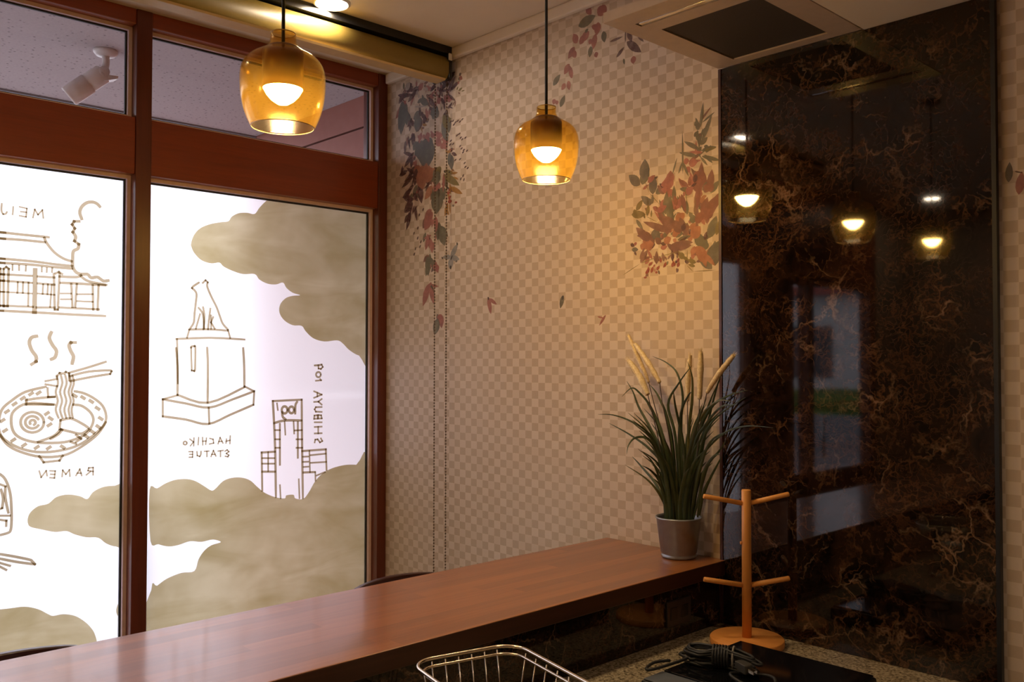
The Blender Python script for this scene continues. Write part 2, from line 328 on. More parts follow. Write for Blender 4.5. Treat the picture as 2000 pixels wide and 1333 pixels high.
        (0.0051, [(1.9699, 1.5616), (1.9951, 1.5632), (1.9906, 1.5682)]),
        (0.0051, [(1.9619, 1.5177), (1.9984, 1.5031), (1.962, 1.4908)]),
        (0.0051, [(1.9775, 1.5115), (1.9776, 1.4958)]),
        (0.0051, [(1.9985, 1.4849), (1.9828, 1.4741), (1.9987, 1.4613)]),
        (0.0051, [(1.9828, 1.4741), (1.9622, 1.4737)]),
        (0.0051, [(1.9987, 1.4515), (1.9707, 1.4515), (1.9652, 1.4429), (1.9708, 1.4329), (1.9989, 1.4309)]),
        (0.0051, [(1.9627, 1.4034), (1.9643, 1.417), (1.9782, 1.4179), (1.9811, 1.4036), (1.9838, 1.4182), (1.9962, 1.4167), (1.9996, 1.4038), (1.9627, 1.4034)]),
        (0.0051, [(1.9656, 1.3891), (1.9992, 1.3876)]),
        (0.0051, [(1.9657, 1.3696), (1.9993, 1.3695)]),
        (0.0051, [(1.9659, 1.3428), (1.9995, 1.342)]),
        (0.0051, [(1.9825, 1.3698), (1.9827, 1.3419)]),
        (0.0051, [(1.9957, 1.3206), (2.0026, 1.3089), (1.9914, 1.3042), (1.98, 1.3176), (1.9689, 1.3168), (1.9662, 1.3057)]),
    ],
}
CLOUDS = {
    'cloud_left_mid': [(1.2088, 1.1935), (1.1627, 1.2013), (1.1231, 1.2004), (1.0899, 1.1862), (1.0709, 1.164), (1.0463, 1.1763), (1.0086, 1.1857), (0.9717, 1.181), (0.9459, 1.1613), (0.9151, 1.1563), (0.8925, 1.1395), (0.8841, 1.1212), (0.8844, 1.103), (0.8931, 1.0899), (0.9263, 1.0774), (0.9679, 1.0637), (1.0048, 1.0618), (1.0317, 1.047), (1.0698, 1.0323), (1.1084, 1.0255), (1.1366, 1.0014), (1.1708, 0.9862), (1.2111, 0.9864)],
    'cloud_left_small': [(1.216, 0.8047), (1.1901, 0.7975), (1.176, 0.7767), (1.1734, 0.7539), (1.1851, 0.7341), (1.217, 0.7191)],
    'cloud_left_low': [(0.7762, 0.8345), (0.8342, 0.8317), (0.8788, 0.8288), (0.9194, 0.813), (0.9505, 0.7906), (0.9661, 0.782), (0.9976, 0.7816), (1.035, 0.7688), (1.0677, 0.7426), (1.0899, 0.7153), (1.1023, 0.6899), (1.11, 0.6481), (1.1084, 0.5451), (0.7178, 0.638), (0.7094, 0.7448), (0.718, 0.7955), (0.7432, 0.8248)],
    'cloud_right_top': [(1.8062, 2.3271), (1.7755, 2.3091), (1.7392, 2.2849), (1.7094, 2.2536), (1.6887, 2.2264), (1.6563, 2.227), (1.6215, 2.2214), (1.5929, 2.2046), (1.5788, 2.1852), (1.5479, 2.1781), (1.5035, 2.1653), (1.4654, 2.1455), (1.4414, 2.1169), (1.431, 2.0845), (1.4338, 2.0691), (1.4447, 2.0492), (1.472, 2.0252), (1.5104, 2.016), (1.5437, 2.0213), (1.5607, 2.0081), (1.5948, 1.9945), (1.641, 1.9842), (1.6908, 1.9876), (1.7118, 1.967), (1.748, 1.9527), (1.7846, 1.9522), (1.8154, 1.9613), (1.8311, 1.9409), (1.8595, 1.9227), (1.8945, 1.9144), (1.8596, 1.9097), (1.8283, 1.8986), (1.8037, 1.8721), (1.8009, 1.8385), (1.8228, 1.8084), (1.8605, 1.7899), (1.9019, 1.7883), (1.9213, 1.766), (1.9573, 1.7381), (2.0101, 1.7258), (2.0707, 1.7315), (2.0982, 1.7202), (2.133, 1.691), (2.1823, 1.6676), (2.2396, 1.6679), (2.2391, 2.3596)],
    'cloud_right_low': [(1.2855, 1.175), (1.3126, 1.1776), (1.344, 1.193), (1.3814, 1.2028), (1.4249, 1.2016), (1.4581, 1.1906), (1.4919, 1.1686), (1.5204, 1.1496), (1.5375, 1.1562), (1.5662, 1.1809), (1.6012, 1.1904), (1.6428, 1.1879), (1.6791, 1.1735), (1.7099, 1.1454), (1.741, 1.1197), (1.785, 1.0982), (1.8297, 1.0879), (1.8374, 1.0992), (1.8698, 1.0983), (1.8784, 1.0829), (1.9147, 1.0774), (1.9412, 1.1029), (1.9679, 1.1418), (2.0017, 1.1715), (2.05, 1.1915), (2.1135, 1.2004), (2.1713, 1.1972), (2.2415, 1.1867), (2.2506, 0.2788), (1.2947, 0.5052), (1.2956, 0.8116), (1.3163, 0.8236), (1.353, 0.8435), (1.4065, 0.8559), (1.4559, 0.855), (1.4721, 0.8964), (1.4943, 0.9254), (1.5224, 0.942), (1.5597, 0.9489), (1.5279, 0.963), (1.4827, 0.9604), (1.4382, 0.9686), (1.3946, 0.9608), (1.3571, 0.9607), (1.3199, 0.9737), (1.2906, 0.9897)],
}
PRINTS = {
    'hanging_vine_print': [
        ('plum', -3.1118, 2.7824, -3.0247, 2.7701, 0.0210),
        ('plum', -3.0898, 2.7909, -3.1283, 2.7526, 0.0335),
        ('plum', -3.0249, 2.8028, -3.0789, 2.7951, 0.0311),
        ('plum', -2.9981, 2.7871, -3.0622, 2.7454, 0.0314),
        ('plum', -2.8436, 2.7465, -2.7508, 2.7942, 0.0283),
        ('plum', -2.8338, 2.7758, -2.7461, 2.8023, 0.0310),
        ('plum', -2.7942, 2.7324, -2.7460, 2.7837, 0.0247),
        ('plum', -2.8739, 2.7786, -2.9094, 2.7578, 0.0247),
        ('plum', -2.8638, 2.7668, -2.8236, 2.7169, 0.0258),
        ('plum', -2.7941, 2.7199, -2.7456, 2.6846, 0.0158),
        ('plum', -2.8335, 2.7159, -2.8235, 2.6855, 0.0194),
        ('plum', -2.8186, 2.6939, -2.8135, 2.6615, 0.0149),
        ('plum', -2.7648, 2.6825, -2.7939, 2.6606, 0.0120),
        ('plum', -2.7841, 2.6679, -2.7599, 2.6567, 0.0062),
        ('plum', -2.8233, 2.6446, -2.7938, 2.6449, 0.0091),
        ('plum', -2.9195, 2.7344, -2.8785, 2.6875, 0.0303),
        ('plum', -3.0348, 2.6741, -3.0506, 2.6182, 0.0278),
        ('plum', -3.0183, 2.6056, -3.0287, 2.5553, 0.0329),
        ('plum', -3.0775, 2.5837, -3.0826, 2.5253, 0.0223),
        ('plum', -3.0178, 2.5241, -3.0877, 2.4701, 0.0312),
        ('plum', -2.9606, 2.6723, -2.9293, 2.6403, 0.0257),
        ('plum', -2.9501, 2.6573, -2.9448, 2.6305, 0.0312),
        ('teal', -3.0951, 2.7523, -3.1107, 2.6162, 0.0737),
        ('teal', -2.9869, 2.6775, -3.0023, 2.6059, 0.0599),
        ('teal', -2.9767, 2.7402, -2.9194, 2.7056, 0.0385),
        ('teal', -2.8633, 2.6812, -2.8935, 2.6397, 0.0723),
        ('teal', -2.8036, 2.6407, -2.8228, 2.5505, 0.0558),
        ('teal', -2.9444, 2.5662, -2.9541, 2.4522, 0.1060),
        ('teal', -2.9032, 2.5524, -2.9180, 2.4497, 0.0784),
        ('teal', -2.9967, 2.5529, -2.9805, 2.4855, 0.0471),
        ('teal', -2.7736, 2.4732, -2.7684, 2.4104, 0.0414),
        ('teal', -2.8230, 2.5818, -2.7933, 2.5326, 0.0408),
        ('teal', -3.0784, 2.7224, -3.0670, 2.6476, 0.0439),
        ('pink', -2.9875, 2.7815, -2.9562, 2.8036, 0.0363),
        ('pink', -2.9353, 2.7860, -2.9094, 2.7610, 0.0247),
        ('pink', -2.9144, 2.7429, -2.8838, 2.7235, 0.0174),
        ('pink', -2.8587, 2.7530, -2.8636, 2.7255, 0.0312),
        ('pink', -2.8635, 2.7160, -2.8434, 2.6928, 0.0255),
        ('pink', -2.8039, 2.7189, -2.7794, 2.6856, 0.0302),
        ('pink', -2.9810, 2.5663, -2.9654, 2.5990, 0.0295),
        ('pink', -2.9237, 2.5624, -2.9290, 2.5922, 0.0412),
        ('pink', -2.9033, 2.5842, -2.8829, 2.5614, 0.0260),
        ('pink', -2.8728, 2.5532, -2.8326, 2.5208, 0.0426),
        ('pink', -2.8228, 2.5379, -2.7980, 2.4992, 0.0405),
        ('pink', -2.9347, 2.6863, -2.9242, 2.6457, 0.0256),
        ('pink', -2.7221, 2.7751, -2.7031, 2.7615, 0.0202),
        ('pink', -3.0016, 2.4889, -3.0120, 2.4581, 0.0217),
        ('coral', -2.9803, 2.4531, -2.9279, 2.3970, 0.0670),
        ('coral', -2.9128, 2.4425, -2.9024, 2.3995, 0.0556),
        ('coral', -2.7834, 2.4966, -2.7639, 2.4840, 0.0140),
        ('cream', -2.9404, 2.7807, -2.9249, 2.7660, 0.0185),
        ('cream', -3.0034, 2.7785, -2.9927, 2.7631, 0.0190),
        ('cream', -3.0790, 2.8017, -3.0465, 2.8274, 0.0380),
        ('cream', -2.8637, 2.7477, -2.8486, 2.7318, 0.0165),
        ('cream', -3.0136, 2.7155, -2.9348, 2.7024, 0.0100),
        ('ochre', -2.9604, 2.6303, -2.9292, 2.6211, 0.0141),
        ('ochre', -2.8029, 2.4906, -2.7736, 2.4825, 0.0122),
        ('olive', -2.8233, 2.6446, -2.7984, 2.5772, 0.0382),
        ('olive', -2.8621, 2.4345, -2.8420, 2.4030, 0.0506),
        ('olive', -2.7266, 2.7207, -2.7030, 2.7277, 0.0128),
        ('plum', -2.7819, 2.6039, -2.7664, 2.6096, 0.0087),
        ('plum', -2.7674, 2.6042, -2.7520, 2.6099, 0.0087),
        ('plum', -2.7529, 2.5952, -2.7376, 2.6009, 0.0086),
        ('plum', -2.7385, 2.5986, -2.7233, 2.6042, 0.0086),
        ('plum', -2.7242, 2.5927, -2.7091, 2.5984, 0.0086),
        ('plum', -2.7100, 2.5992, -2.6950, 2.6048, 0.0085),
        ('plum', -2.7625, 2.5878, -2.7471, 2.5935, 0.0087),
        ('plum', -2.7430, 2.5408, -2.7278, 2.5467, 0.0086),
        ('plum', -2.7287, 2.5444, -2.7136, 2.5502, 0.0085),
        ('plum', -2.7192, 2.5273, -2.7041, 2.5331, 0.0085),
        ('plum', -2.6909, 2.5221, -2.6760, 2.5279, 0.0084),
        ('plum', -2.7097, 2.5194, -2.6947, 2.5253, 0.0085),
        ('plum', -2.7816, 2.5261, -2.7661, 2.5321, 0.0087),
        ('plum', -2.7670, 2.5111, -2.7516, 2.5171, 0.0086),
        ('plum', -2.7864, 2.5114, -2.7709, 2.5174, 0.0087),
        ('plum', -2.7238, 2.4943, -2.7087, 2.5002, 0.0085),
        ('plum', -2.7143, 2.4835, -2.6992, 2.4894, 0.0084),
        ('plum', -2.7001, 2.4749, -2.6851, 2.4809, 0.0084),
        ('plum', -2.6813, 2.4686, -2.6665, 2.4746, 0.0083),
        ('plum', -2.7048, 2.4665, -2.6898, 2.4725, 0.0084),
        ('plum', -2.7522, 2.4437, -2.7369, 2.4498, 0.0085),
        ('plum', -2.6952, 2.4222, -2.6803, 2.4283, 0.0083),
        ('plum', -2.6905, 2.4062, -2.6755, 2.4124, 0.0083),
        ('plum', -2.6764, 2.3994, -2.6616, 2.4056, 0.0083),
        ('plum', -2.7236, 2.4421, -2.7085, 2.4482, 0.0084),
        ('plum', -2.7765, 2.4849, -2.7611, 2.4909, 0.0086),
        ('plum', -3.0225, 2.4253, -3.1036, 2.3847, 0.0268),
        ('plum', -3.0328, 2.3715, -3.0978, 2.3410, 0.0287),
        ('plum', -3.1205, 2.4401, -3.0603, 2.4540, 0.0263),
        ('plum', -3.0014, 2.4513, -3.0116, 2.3815, 0.0486),
        ('plum', -2.9799, 2.3834, -2.9637, 2.3007, 0.0469),
        ('plum', -3.0272, 2.3251, -3.0864, 2.2803, 0.0407),
        ('plum', -3.0376, 2.2744, -3.0695, 2.1996, 0.0299),
        ('plum', -3.0110, 2.2971, -2.9947, 2.2304, 0.0236),
        ('plum', -3.0220, 2.3505, -2.9900, 2.3138, 0.0280),
        ('plum', -2.9125, 2.3896, -2.9380, 2.3454, 0.0207),
        ('coral', -2.9750, 2.4472, -2.9536, 2.3572, 0.0880),
        ('coral', -2.9025, 2.4295, -2.9279, 2.3823, 0.0622),
        ('coral', -2.8920, 2.3644, -2.9430, 2.3141, 0.0449),
        ('pink', -2.8617, 2.3664, -2.8817, 2.3376, 0.0453),
        ('pink', -2.9016, 2.2515, -2.9422, 2.1861, 0.0663),
        ('pink', -2.8711, 2.2352, -2.8658, 2.1717, 0.0352),
        ('pink', -2.9164, 2.1579, -2.9366, 2.1026, 0.0309),
        ('pink', -2.9061, 2.1505, -2.8905, 2.0858, 0.0301),
        ('pink', -2.8701, 2.0463, -2.8750, 2.0089, 0.0354),
        ('pink', -2.8170, 2.3693, -2.8219, 2.3481, 0.0201),
        ('green', -2.8566, 2.3405, -2.8661, 2.2441, 0.0965),
        ('green', -2.8570, 2.4192, -2.8718, 2.3615, 0.0614),
        ('green', -2.8409, 2.1941, -2.8109, 2.1099, 0.0626),
        ('green', -2.9210, 2.0758, -2.9206, 1.9995, 0.0437),
        ('olive', -2.8172, 2.3974, -2.7203, 2.3414, 0.0380),
        ('ochre', -2.7778, 2.3419, -2.7013, 2.3051, 0.0262),
        ('ochre', -2.7921, 2.2818, -2.8114, 2.2282, 0.0247),
        ('ochre', -2.7684, 2.3962, -2.7300, 2.3934, 0.0128),
        ('red', -2.7972, 2.3198, -2.7777, 2.3202, 0.0170),
        ('red', -2.7921, 2.2849, -2.7655, 2.2845, 0.0197),
        ('red', -2.7486, 2.2762, -2.7319, 2.2756, 0.0112),
        ('dark', -2.7973, 2.3446, -2.7851, 2.3383, 0.0102),
        ('dark', -2.7630, 2.2688, -2.7534, 2.2614, 0.0114),
        ('dark', -2.8172, 2.4131, -2.8074, 2.4069, 0.0107),
        ('dark', -2.7878, 2.4054, -2.7757, 2.4020, 0.0091),
        ('plum', -2.9583, 2.2673, -2.9479, 2.2801, 0.0112),
        ('plum', -2.9945, 2.1942, -2.9841, 2.2073, 0.0113),
        ('plum', -3.0209, 2.1744, -3.0104, 2.1875, 0.0114),
        ('plum', -2.9943, 2.1523, -2.9838, 2.1654, 0.0113),
        ('plum', -2.9731, 2.1341, -2.9628, 2.1472, 0.0112),
        ('plum', -3.0099, 2.1085, -2.9994, 2.1218, 0.0113),
        ('plum', -2.9783, 2.1153, -2.9679, 2.1285, 0.0112),
        ('plum', -3.0177, 2.0866, -3.0072, 2.0999, 0.0113),
        ('plum', -2.9843, 2.2479, -2.9739, 2.2608, 0.0113),
        ('plum', -2.7016, 2.3701, -2.6922, 2.3821, 0.0103),
        ('plum', -2.6968, 2.3542, -2.6875, 2.3662, 0.0103),
        ('plum', -2.7157, 2.3600, -2.7063, 2.3721, 0.0104),
        ('pink', -2.9145, 1.9603, -2.9526, 1.8718, 0.0458),
        ('pink', -2.9068, 1.9503, -2.8761, 1.8731, 0.0333),
        ('pink', -2.8694, 2.0422, -2.8542, 2.0035, 0.0292),
        ('green', -2.9190, 2.0747, -2.9186, 1.9938, 0.0400),
        ('green', -2.8533, 1.8158, -2.8754, 1.7508, 0.0521),
    ],
    'butterfly_print': [
        ('bluegrey', -2.7765, 2.0542, -2.7289, 2.1114, 0.0325),
        ('bluegrey', -2.7717, 2.0600, -2.7191, 2.0464, 0.0280),
        ('bluegrey', -2.7717, 2.0600, -2.8254, 2.0645, 0.0248),
        ('bluegrey', -2.7717, 2.0569, -2.7763, 2.0110, 0.0389),
        ('dark', -2.7741, 2.0478, -2.7621, 2.0684, 0.0086),
        ('dark', -2.7384, 2.1154, -2.7288, 2.1053, 0.0108),
        ('dark', -2.8328, 2.0651, -2.8205, 2.0563, 0.0103),
        ('dark', -2.7764, 2.0264, -2.7715, 2.0106, 0.0133),
        ('dark', -2.7452, 2.0393, -2.7310, 2.0412, 0.0081),
    ],
    'falling_petal_print': [
        ('pink', -2.5485, 1.8887, -2.5320, 1.8224, 0.0277),
        ('pink', -2.5438, 1.8822, -2.4997, 1.8583, 0.0181),
        ('pink', -1.9602, 1.7978, -1.9891, 1.7631, 0.0124),
        ('pink', -1.9964, 1.7937, -1.9674, 1.7872, 0.0072),
        ('green', -2.1555, 1.8740, -2.1693, 1.8287, 0.0244),
        ('dark', -2.5508, 1.8888, -2.5438, 1.8760, 0.0107),
        ('dark', -2.1535, 1.8724, -2.1614, 1.8571, 0.0116),
    ],
    'trailing_flower_print': [
        ('pink', -2.0457, 2.8576, -2.0219, 2.8282, 0.0294),
        ('pink', -1.9924, 2.8153, -1.9633, 2.8426, 0.0496),
        ('pink', -1.9749, 2.8460, -1.9576, 2.8099, 0.0319),
        ('pink', -1.9924, 2.7930, -1.9984, 2.7500, 0.0370),
        ('pink', -2.0219, 2.7877, -1.9808, 2.7675, 0.0251),
        ('pink', -2.0338, 2.7729, -2.0700, 2.7463, 0.0375),
        ('pink', -2.0882, 2.7466, -2.1067, 2.7834, 0.0340),
        ('pink', -2.0760, 2.7388, -2.0518, 2.7687, 0.0321),
        ('pink', -2.0042, 2.7560, -2.0161, 2.7054, 0.0312),
        ('pink', -2.0220, 2.7428, -2.0339, 2.7279, 0.0252),
        ('pink', -2.1005, 2.7360, -2.1315, 2.7025, 0.0325),
        ('pink', -2.0944, 2.6979, -2.1129, 2.7300, 0.0278),
        ('pink', -2.0043, 2.6934, -1.9985, 2.6741, 0.0228),
        ('pink', -2.1253, 2.6826, -2.1504, 2.6517, 0.0327),
        ('pink', -2.1129, 2.6292, -2.1253, 2.6780, 0.0244),
        ('pink', -2.1441, 2.6179, -2.1630, 2.5991, 0.0260),
        ('pink', -2.1316, 2.6243, -2.1254, 2.5907, 0.0248),
        ('pink', -2.1949, 2.5735, -2.2045, 2.5568, 0.0268),
        ('pink', -2.1821, 2.5521, -2.1885, 2.5674, 0.0182),
        ('pink', -1.8406, 2.6392, -1.8406, 2.6135, 0.0279),
        ('green', -2.0821, 2.8042, -2.0041, 2.8187, 0.0454),
        ('green', -2.0518, 2.7733, -2.0368, 2.7828, 0.0155),
        ('green', -1.9692, 2.7555, -1.9635, 2.7163, 0.0291),
        ('green', -2.0250, 2.7189, -2.0309, 2.6822, 0.0262),
        ('green', -2.2046, 2.6246, -2.1693, 2.6561, 0.0295),
        ('green', -2.1694, 2.5402, -2.1472, 2.5771, 0.0276),
        ('green', -1.8817, 2.6408, -1.8778, 2.6203, 0.0110),
        ('plum', -1.8649, 2.7274, -1.8459, 2.6878, 0.0226),
        ('plum', -1.9406, 2.7125, -1.8843, 2.7152, 0.0111),
        ('plum', -1.9123, 2.6527, -1.8788, 2.6791, 0.0163),
        ('plum', -1.8678, 2.6935, -1.8082, 2.6439, 0.0332),
        ('plum', -1.8242, 2.7035, -1.7975, 2.6752, 0.0120),
        ('plum', -1.8732, 2.7339, -1.8744, 2.6909, 0.0069),
    ],
    'bouquet_print': [
        ('green', -1.5811, 2.3565, -1.5702, 2.4303, 0.0142),
        ('green', -1.5891, 2.3491, -1.5916, 2.3765, 0.0214),
        ('green', -1.5760, 2.3109, -1.5390, 2.3883, 0.0186),
        ('green', -1.5839, 2.3168, -1.5971, 2.3372, 0.0191),
        ('green', -1.5813, 2.3030, -1.5549, 2.3205, 0.0212),
        ('green', -1.5761, 2.2842, -1.5241, 2.2863, 0.0187),
        ('green', -1.5867, 2.2905, -1.6404, 2.3225, 0.0174),
        ('green', -1.5921, 2.2690, -1.6597, 2.2917, 0.0158),
        ('green', -1.5762, 2.2664, -1.5089, 2.2420, 0.0154),
        ('green', -1.6462, 2.2236, -1.6473, 2.3578, 0.0078),
        ('green', -1.6461, 2.2599, -1.6245, 2.2113, 0.0113),
        ('green', -1.6627, 2.2261, -1.6461, 2.2644, 0.0091),
        ('green', -1.6849, 2.2295, -1.6680, 2.2772, 0.0069),
        ('green', -1.7135, 2.1048, -1.7076, 2.1777, 0.0287),
        ('green', -1.6797, 2.1373, -1.6795, 2.1921, 0.0202),
        ('green', -1.6911, 2.0746, -1.6935, 2.1666, 0.0203),
        ('green', -1.5515, 1.9356, -1.5152, 2.0025, 0.0570),
        ('green', -1.5512, 2.0148, -1.5251, 2.0779, 0.0420),
        ('green', -1.5774, 1.9908, -1.5984, 2.0374, 0.0405),
        ('green', -1.6304, 2.0949, -1.6329, 2.1403, 0.0163),
        ('green', -1.6090, 2.0654, -1.6089, 2.0923, 0.0324),
        ('greygreen', -1.7970, 2.2254, -1.7939, 2.2933, 0.0504),
        ('greygreen', -1.7620, 2.1759, -1.7618, 2.2366, 0.0411),
        ('greygreen', -1.7708, 2.1443, -1.8090, 2.1752, 0.0294),
        ('greygreen', -1.8485, 2.0065, -1.8214, 2.0041, 0.0190),
        ('greygreen', -1.7595, 2.0311, -1.7421, 2.0664, 0.0408),
        ('greygreen', -1.5309, 1.9296, -1.5306, 2.0040, 0.0464),
        ('olive', -1.8482, 2.1208, -1.7914, 2.1141, 0.0312),
        ('olive', -1.7855, 2.1087, -1.7796, 2.1454, 0.0179),
        ('olive', -1.5656, 2.2824, -1.5241, 2.2841, 0.0112),
        ('olive', -1.6418, 1.9607, -1.6637, 1.9807, 0.0241),
        ('olive', -1.5988, 1.9438, -1.6310, 1.9553, 0.0178),
        ('olive', -1.5254, 2.0210, -1.5149, 2.0636, 0.0208),
        ('pink', -1.7019, 2.1815, -1.7017, 2.2275, 0.0512),
        ('pink', -1.7302, 2.1994, -1.6794, 2.2104, 0.0305),
        ('pink', -1.7823, 2.2162, -1.7531, 2.2353, 0.0227),
        ('pink', -1.7477, 2.1181, -1.7077, 2.1317, 0.0260),
        ('pink', -1.6243, 2.2519, -1.5922, 2.2512, 0.0326),
        ('pink', -1.6356, 2.1587, -1.6085, 2.1775, 0.0319),
        ('pink', -1.6687, 2.1176, -1.6520, 2.1519, 0.0281),
        ('pink', -1.5144, 2.1685, -1.5119, 2.1550, 0.0101),
        ('coral', -1.6743, 2.0819, -1.6413, 2.0961, 0.0410),
        ('coral', -1.6145, 2.0212, -1.5824, 2.0535, 0.0475),
        ('coral', -1.6198, 2.0487, -1.5983, 2.0642, 0.0260),
        ('coral', -1.7947, 2.0110, -1.7596, 2.0171, 0.0446),
        ('coral', -1.6856, 2.0329, -1.6634, 2.0488, 0.0267),
        ('coral', -1.7194, 2.0179, -1.6912, 2.0289, 0.0307),
        ('coral', -1.5986, 1.9928, -1.5567, 1.9448, 0.0430),
        ('coral', -1.5775, 1.9820, -1.5620, 1.9276, 0.0256),
        ('coral', -1.5670, 1.9677, -1.5309, 1.9296, 0.0187),
        ('coral', -1.5821, 2.1247, -1.5662, 2.1404, 0.0212),
        ('rose', -1.5873, 2.1521, -1.5763, 2.2486, 0.0324),
        ('rose', -1.6084, 2.1999, -1.5764, 2.2219, 0.0317),
        ('rose', -1.6246, 2.1797, -1.6628, 2.2079, 0.0181),
        ('rose', -1.5505, 2.1560, -1.5398, 2.2206, 0.0318),
        ('rose', -1.5662, 2.1537, -1.5504, 2.1825, 0.0322),
        ('rose', -1.5613, 2.0733, -1.5145, 2.1466, 0.0368),
        ('rose', -1.5770, 2.0885, -1.5558, 2.1390, 0.0322),
        ('rose', -1.5981, 2.1089, -1.5872, 2.1789, 0.0271),
        ('rose', -1.5301, 2.1004, -1.5145, 2.1422, 0.0210),
        ('rose', -1.6520, 2.1609, -1.6358, 2.1045, 0.0213),
        ('rose', -1.6686, 2.1267, -1.6796, 2.1601, 0.0215),
        ('rose', -1.5561, 2.0683, -1.5769, 2.1151, 0.0299),
        ('rose', -1.5983, 2.0642, -1.5769, 2.0974, 0.0322),
        ('mauve', -1.6912, 2.0472, -1.8003, 2.0916, 0.0276),
        ('mauve', -1.6744, 2.0727, -1.7420, 2.0989, 0.0317),
        ('mauve', -1.7770, 2.0281, -1.8302, 2.0760, 0.0357),
        ('mauve', -1.8126, 1.9608, -1.7829, 2.0006, 0.0233),
        ('mauve', -1.7308, 2.0143, -1.7537, 2.0351, 0.0249),
        ('mauve', -1.6524, 2.0431, -1.6855, 2.0831, 0.0397),
        ('mauve', -1.6415, 2.0419, -1.6577, 2.0890, 0.0318),
        ('mauve', -1.6969, 2.0020, -1.6146, 1.9988, 0.0365),
        ('mauve', -1.7482, 1.9511, -1.7481, 1.9928, 0.0196),
        ('mauve', -1.6746, 2.0090, -1.6092, 2.0072, 0.0228),
        ('mauve', -1.7196, 1.9580, -1.7252, 1.9861, 0.0146),
        ('plum', -1.6859, 1.9553, -1.6886, 1.9920, 0.0145),
        ('plum', -1.6031, 2.1901, -1.5976, 2.2162, 0.0219),
        ('plum', -1.6469, 2.0470, -1.6414, 2.0690, 0.0222),
        ('red', -1.7879, 1.9238, -1.7773, 1.9417, 0.0139),
        ('red', -1.7703, 1.9248, -1.7610, 1.9451, 0.0139),
        ('red', -1.7796, 1.9489, -1.7632, 1.9592, 0.0119),
        ('red', -1.7483, 1.9325, -1.7356, 1.9455, 0.0122),
        ('red', -1.7186, 1.9395, -1.7106, 1.9550, 0.0124),
        ('red', -1.6888, 1.9373, -1.6804, 1.9548, 0.0145),
        ('red', -1.6682, 1.9357, -1.6605, 1.9510, 0.0132),
        ('olive', -1.8853, 1.9259, -1.8126, 1.9585, 0.0027),
        ('olive', -1.8126, 1.9585, -1.7424, 1.9738, 0.0030),
        ('olive', -1.7424, 1.9738, -1.6308, 1.9868, 0.0028),
        ('olive', -1.7941, 2.2226, -1.7765, 2.1825, 0.0028),
        ('olive', -1.7765, 2.1825, -1.7361, 2.1399, 0.0030),
        ('olive', -1.7914, 2.1094, -1.7363, 2.0797, 0.0023),
        ('olive', -1.6308, 1.9868, -1.6311, 1.9373, 0.0033),
        ('olive', -1.6311, 1.9373, -1.6096, 1.9178, 0.0029),
        ('olive', -1.6096, 1.9178, -1.5259, 1.9161, 0.0027),
        ('olive', -1.6358, 2.1045, -1.5982, 2.0932, 0.0022),
        ('olive', -1.6008, 2.0958, -1.6006, 2.1539, 0.0032),
        ('olive', -1.6303, 2.1309, -1.6409, 2.1866, 0.0032),
    ],
    'right_leaf_print': [
        ('greygreen', -0.7228, 2.0629, -0.7201, 2.1095, 0.0202),
        ('pink', -0.7013, 2.0311, -0.6942, 2.0838, 0.0245),
        ('plum', -0.7094, 2.0862, -0.6921, 2.0799, 0.0046),
        ('pink', -0.6858, 2.0647, -0.6728, 2.0864, 0.0188),
    ],
}
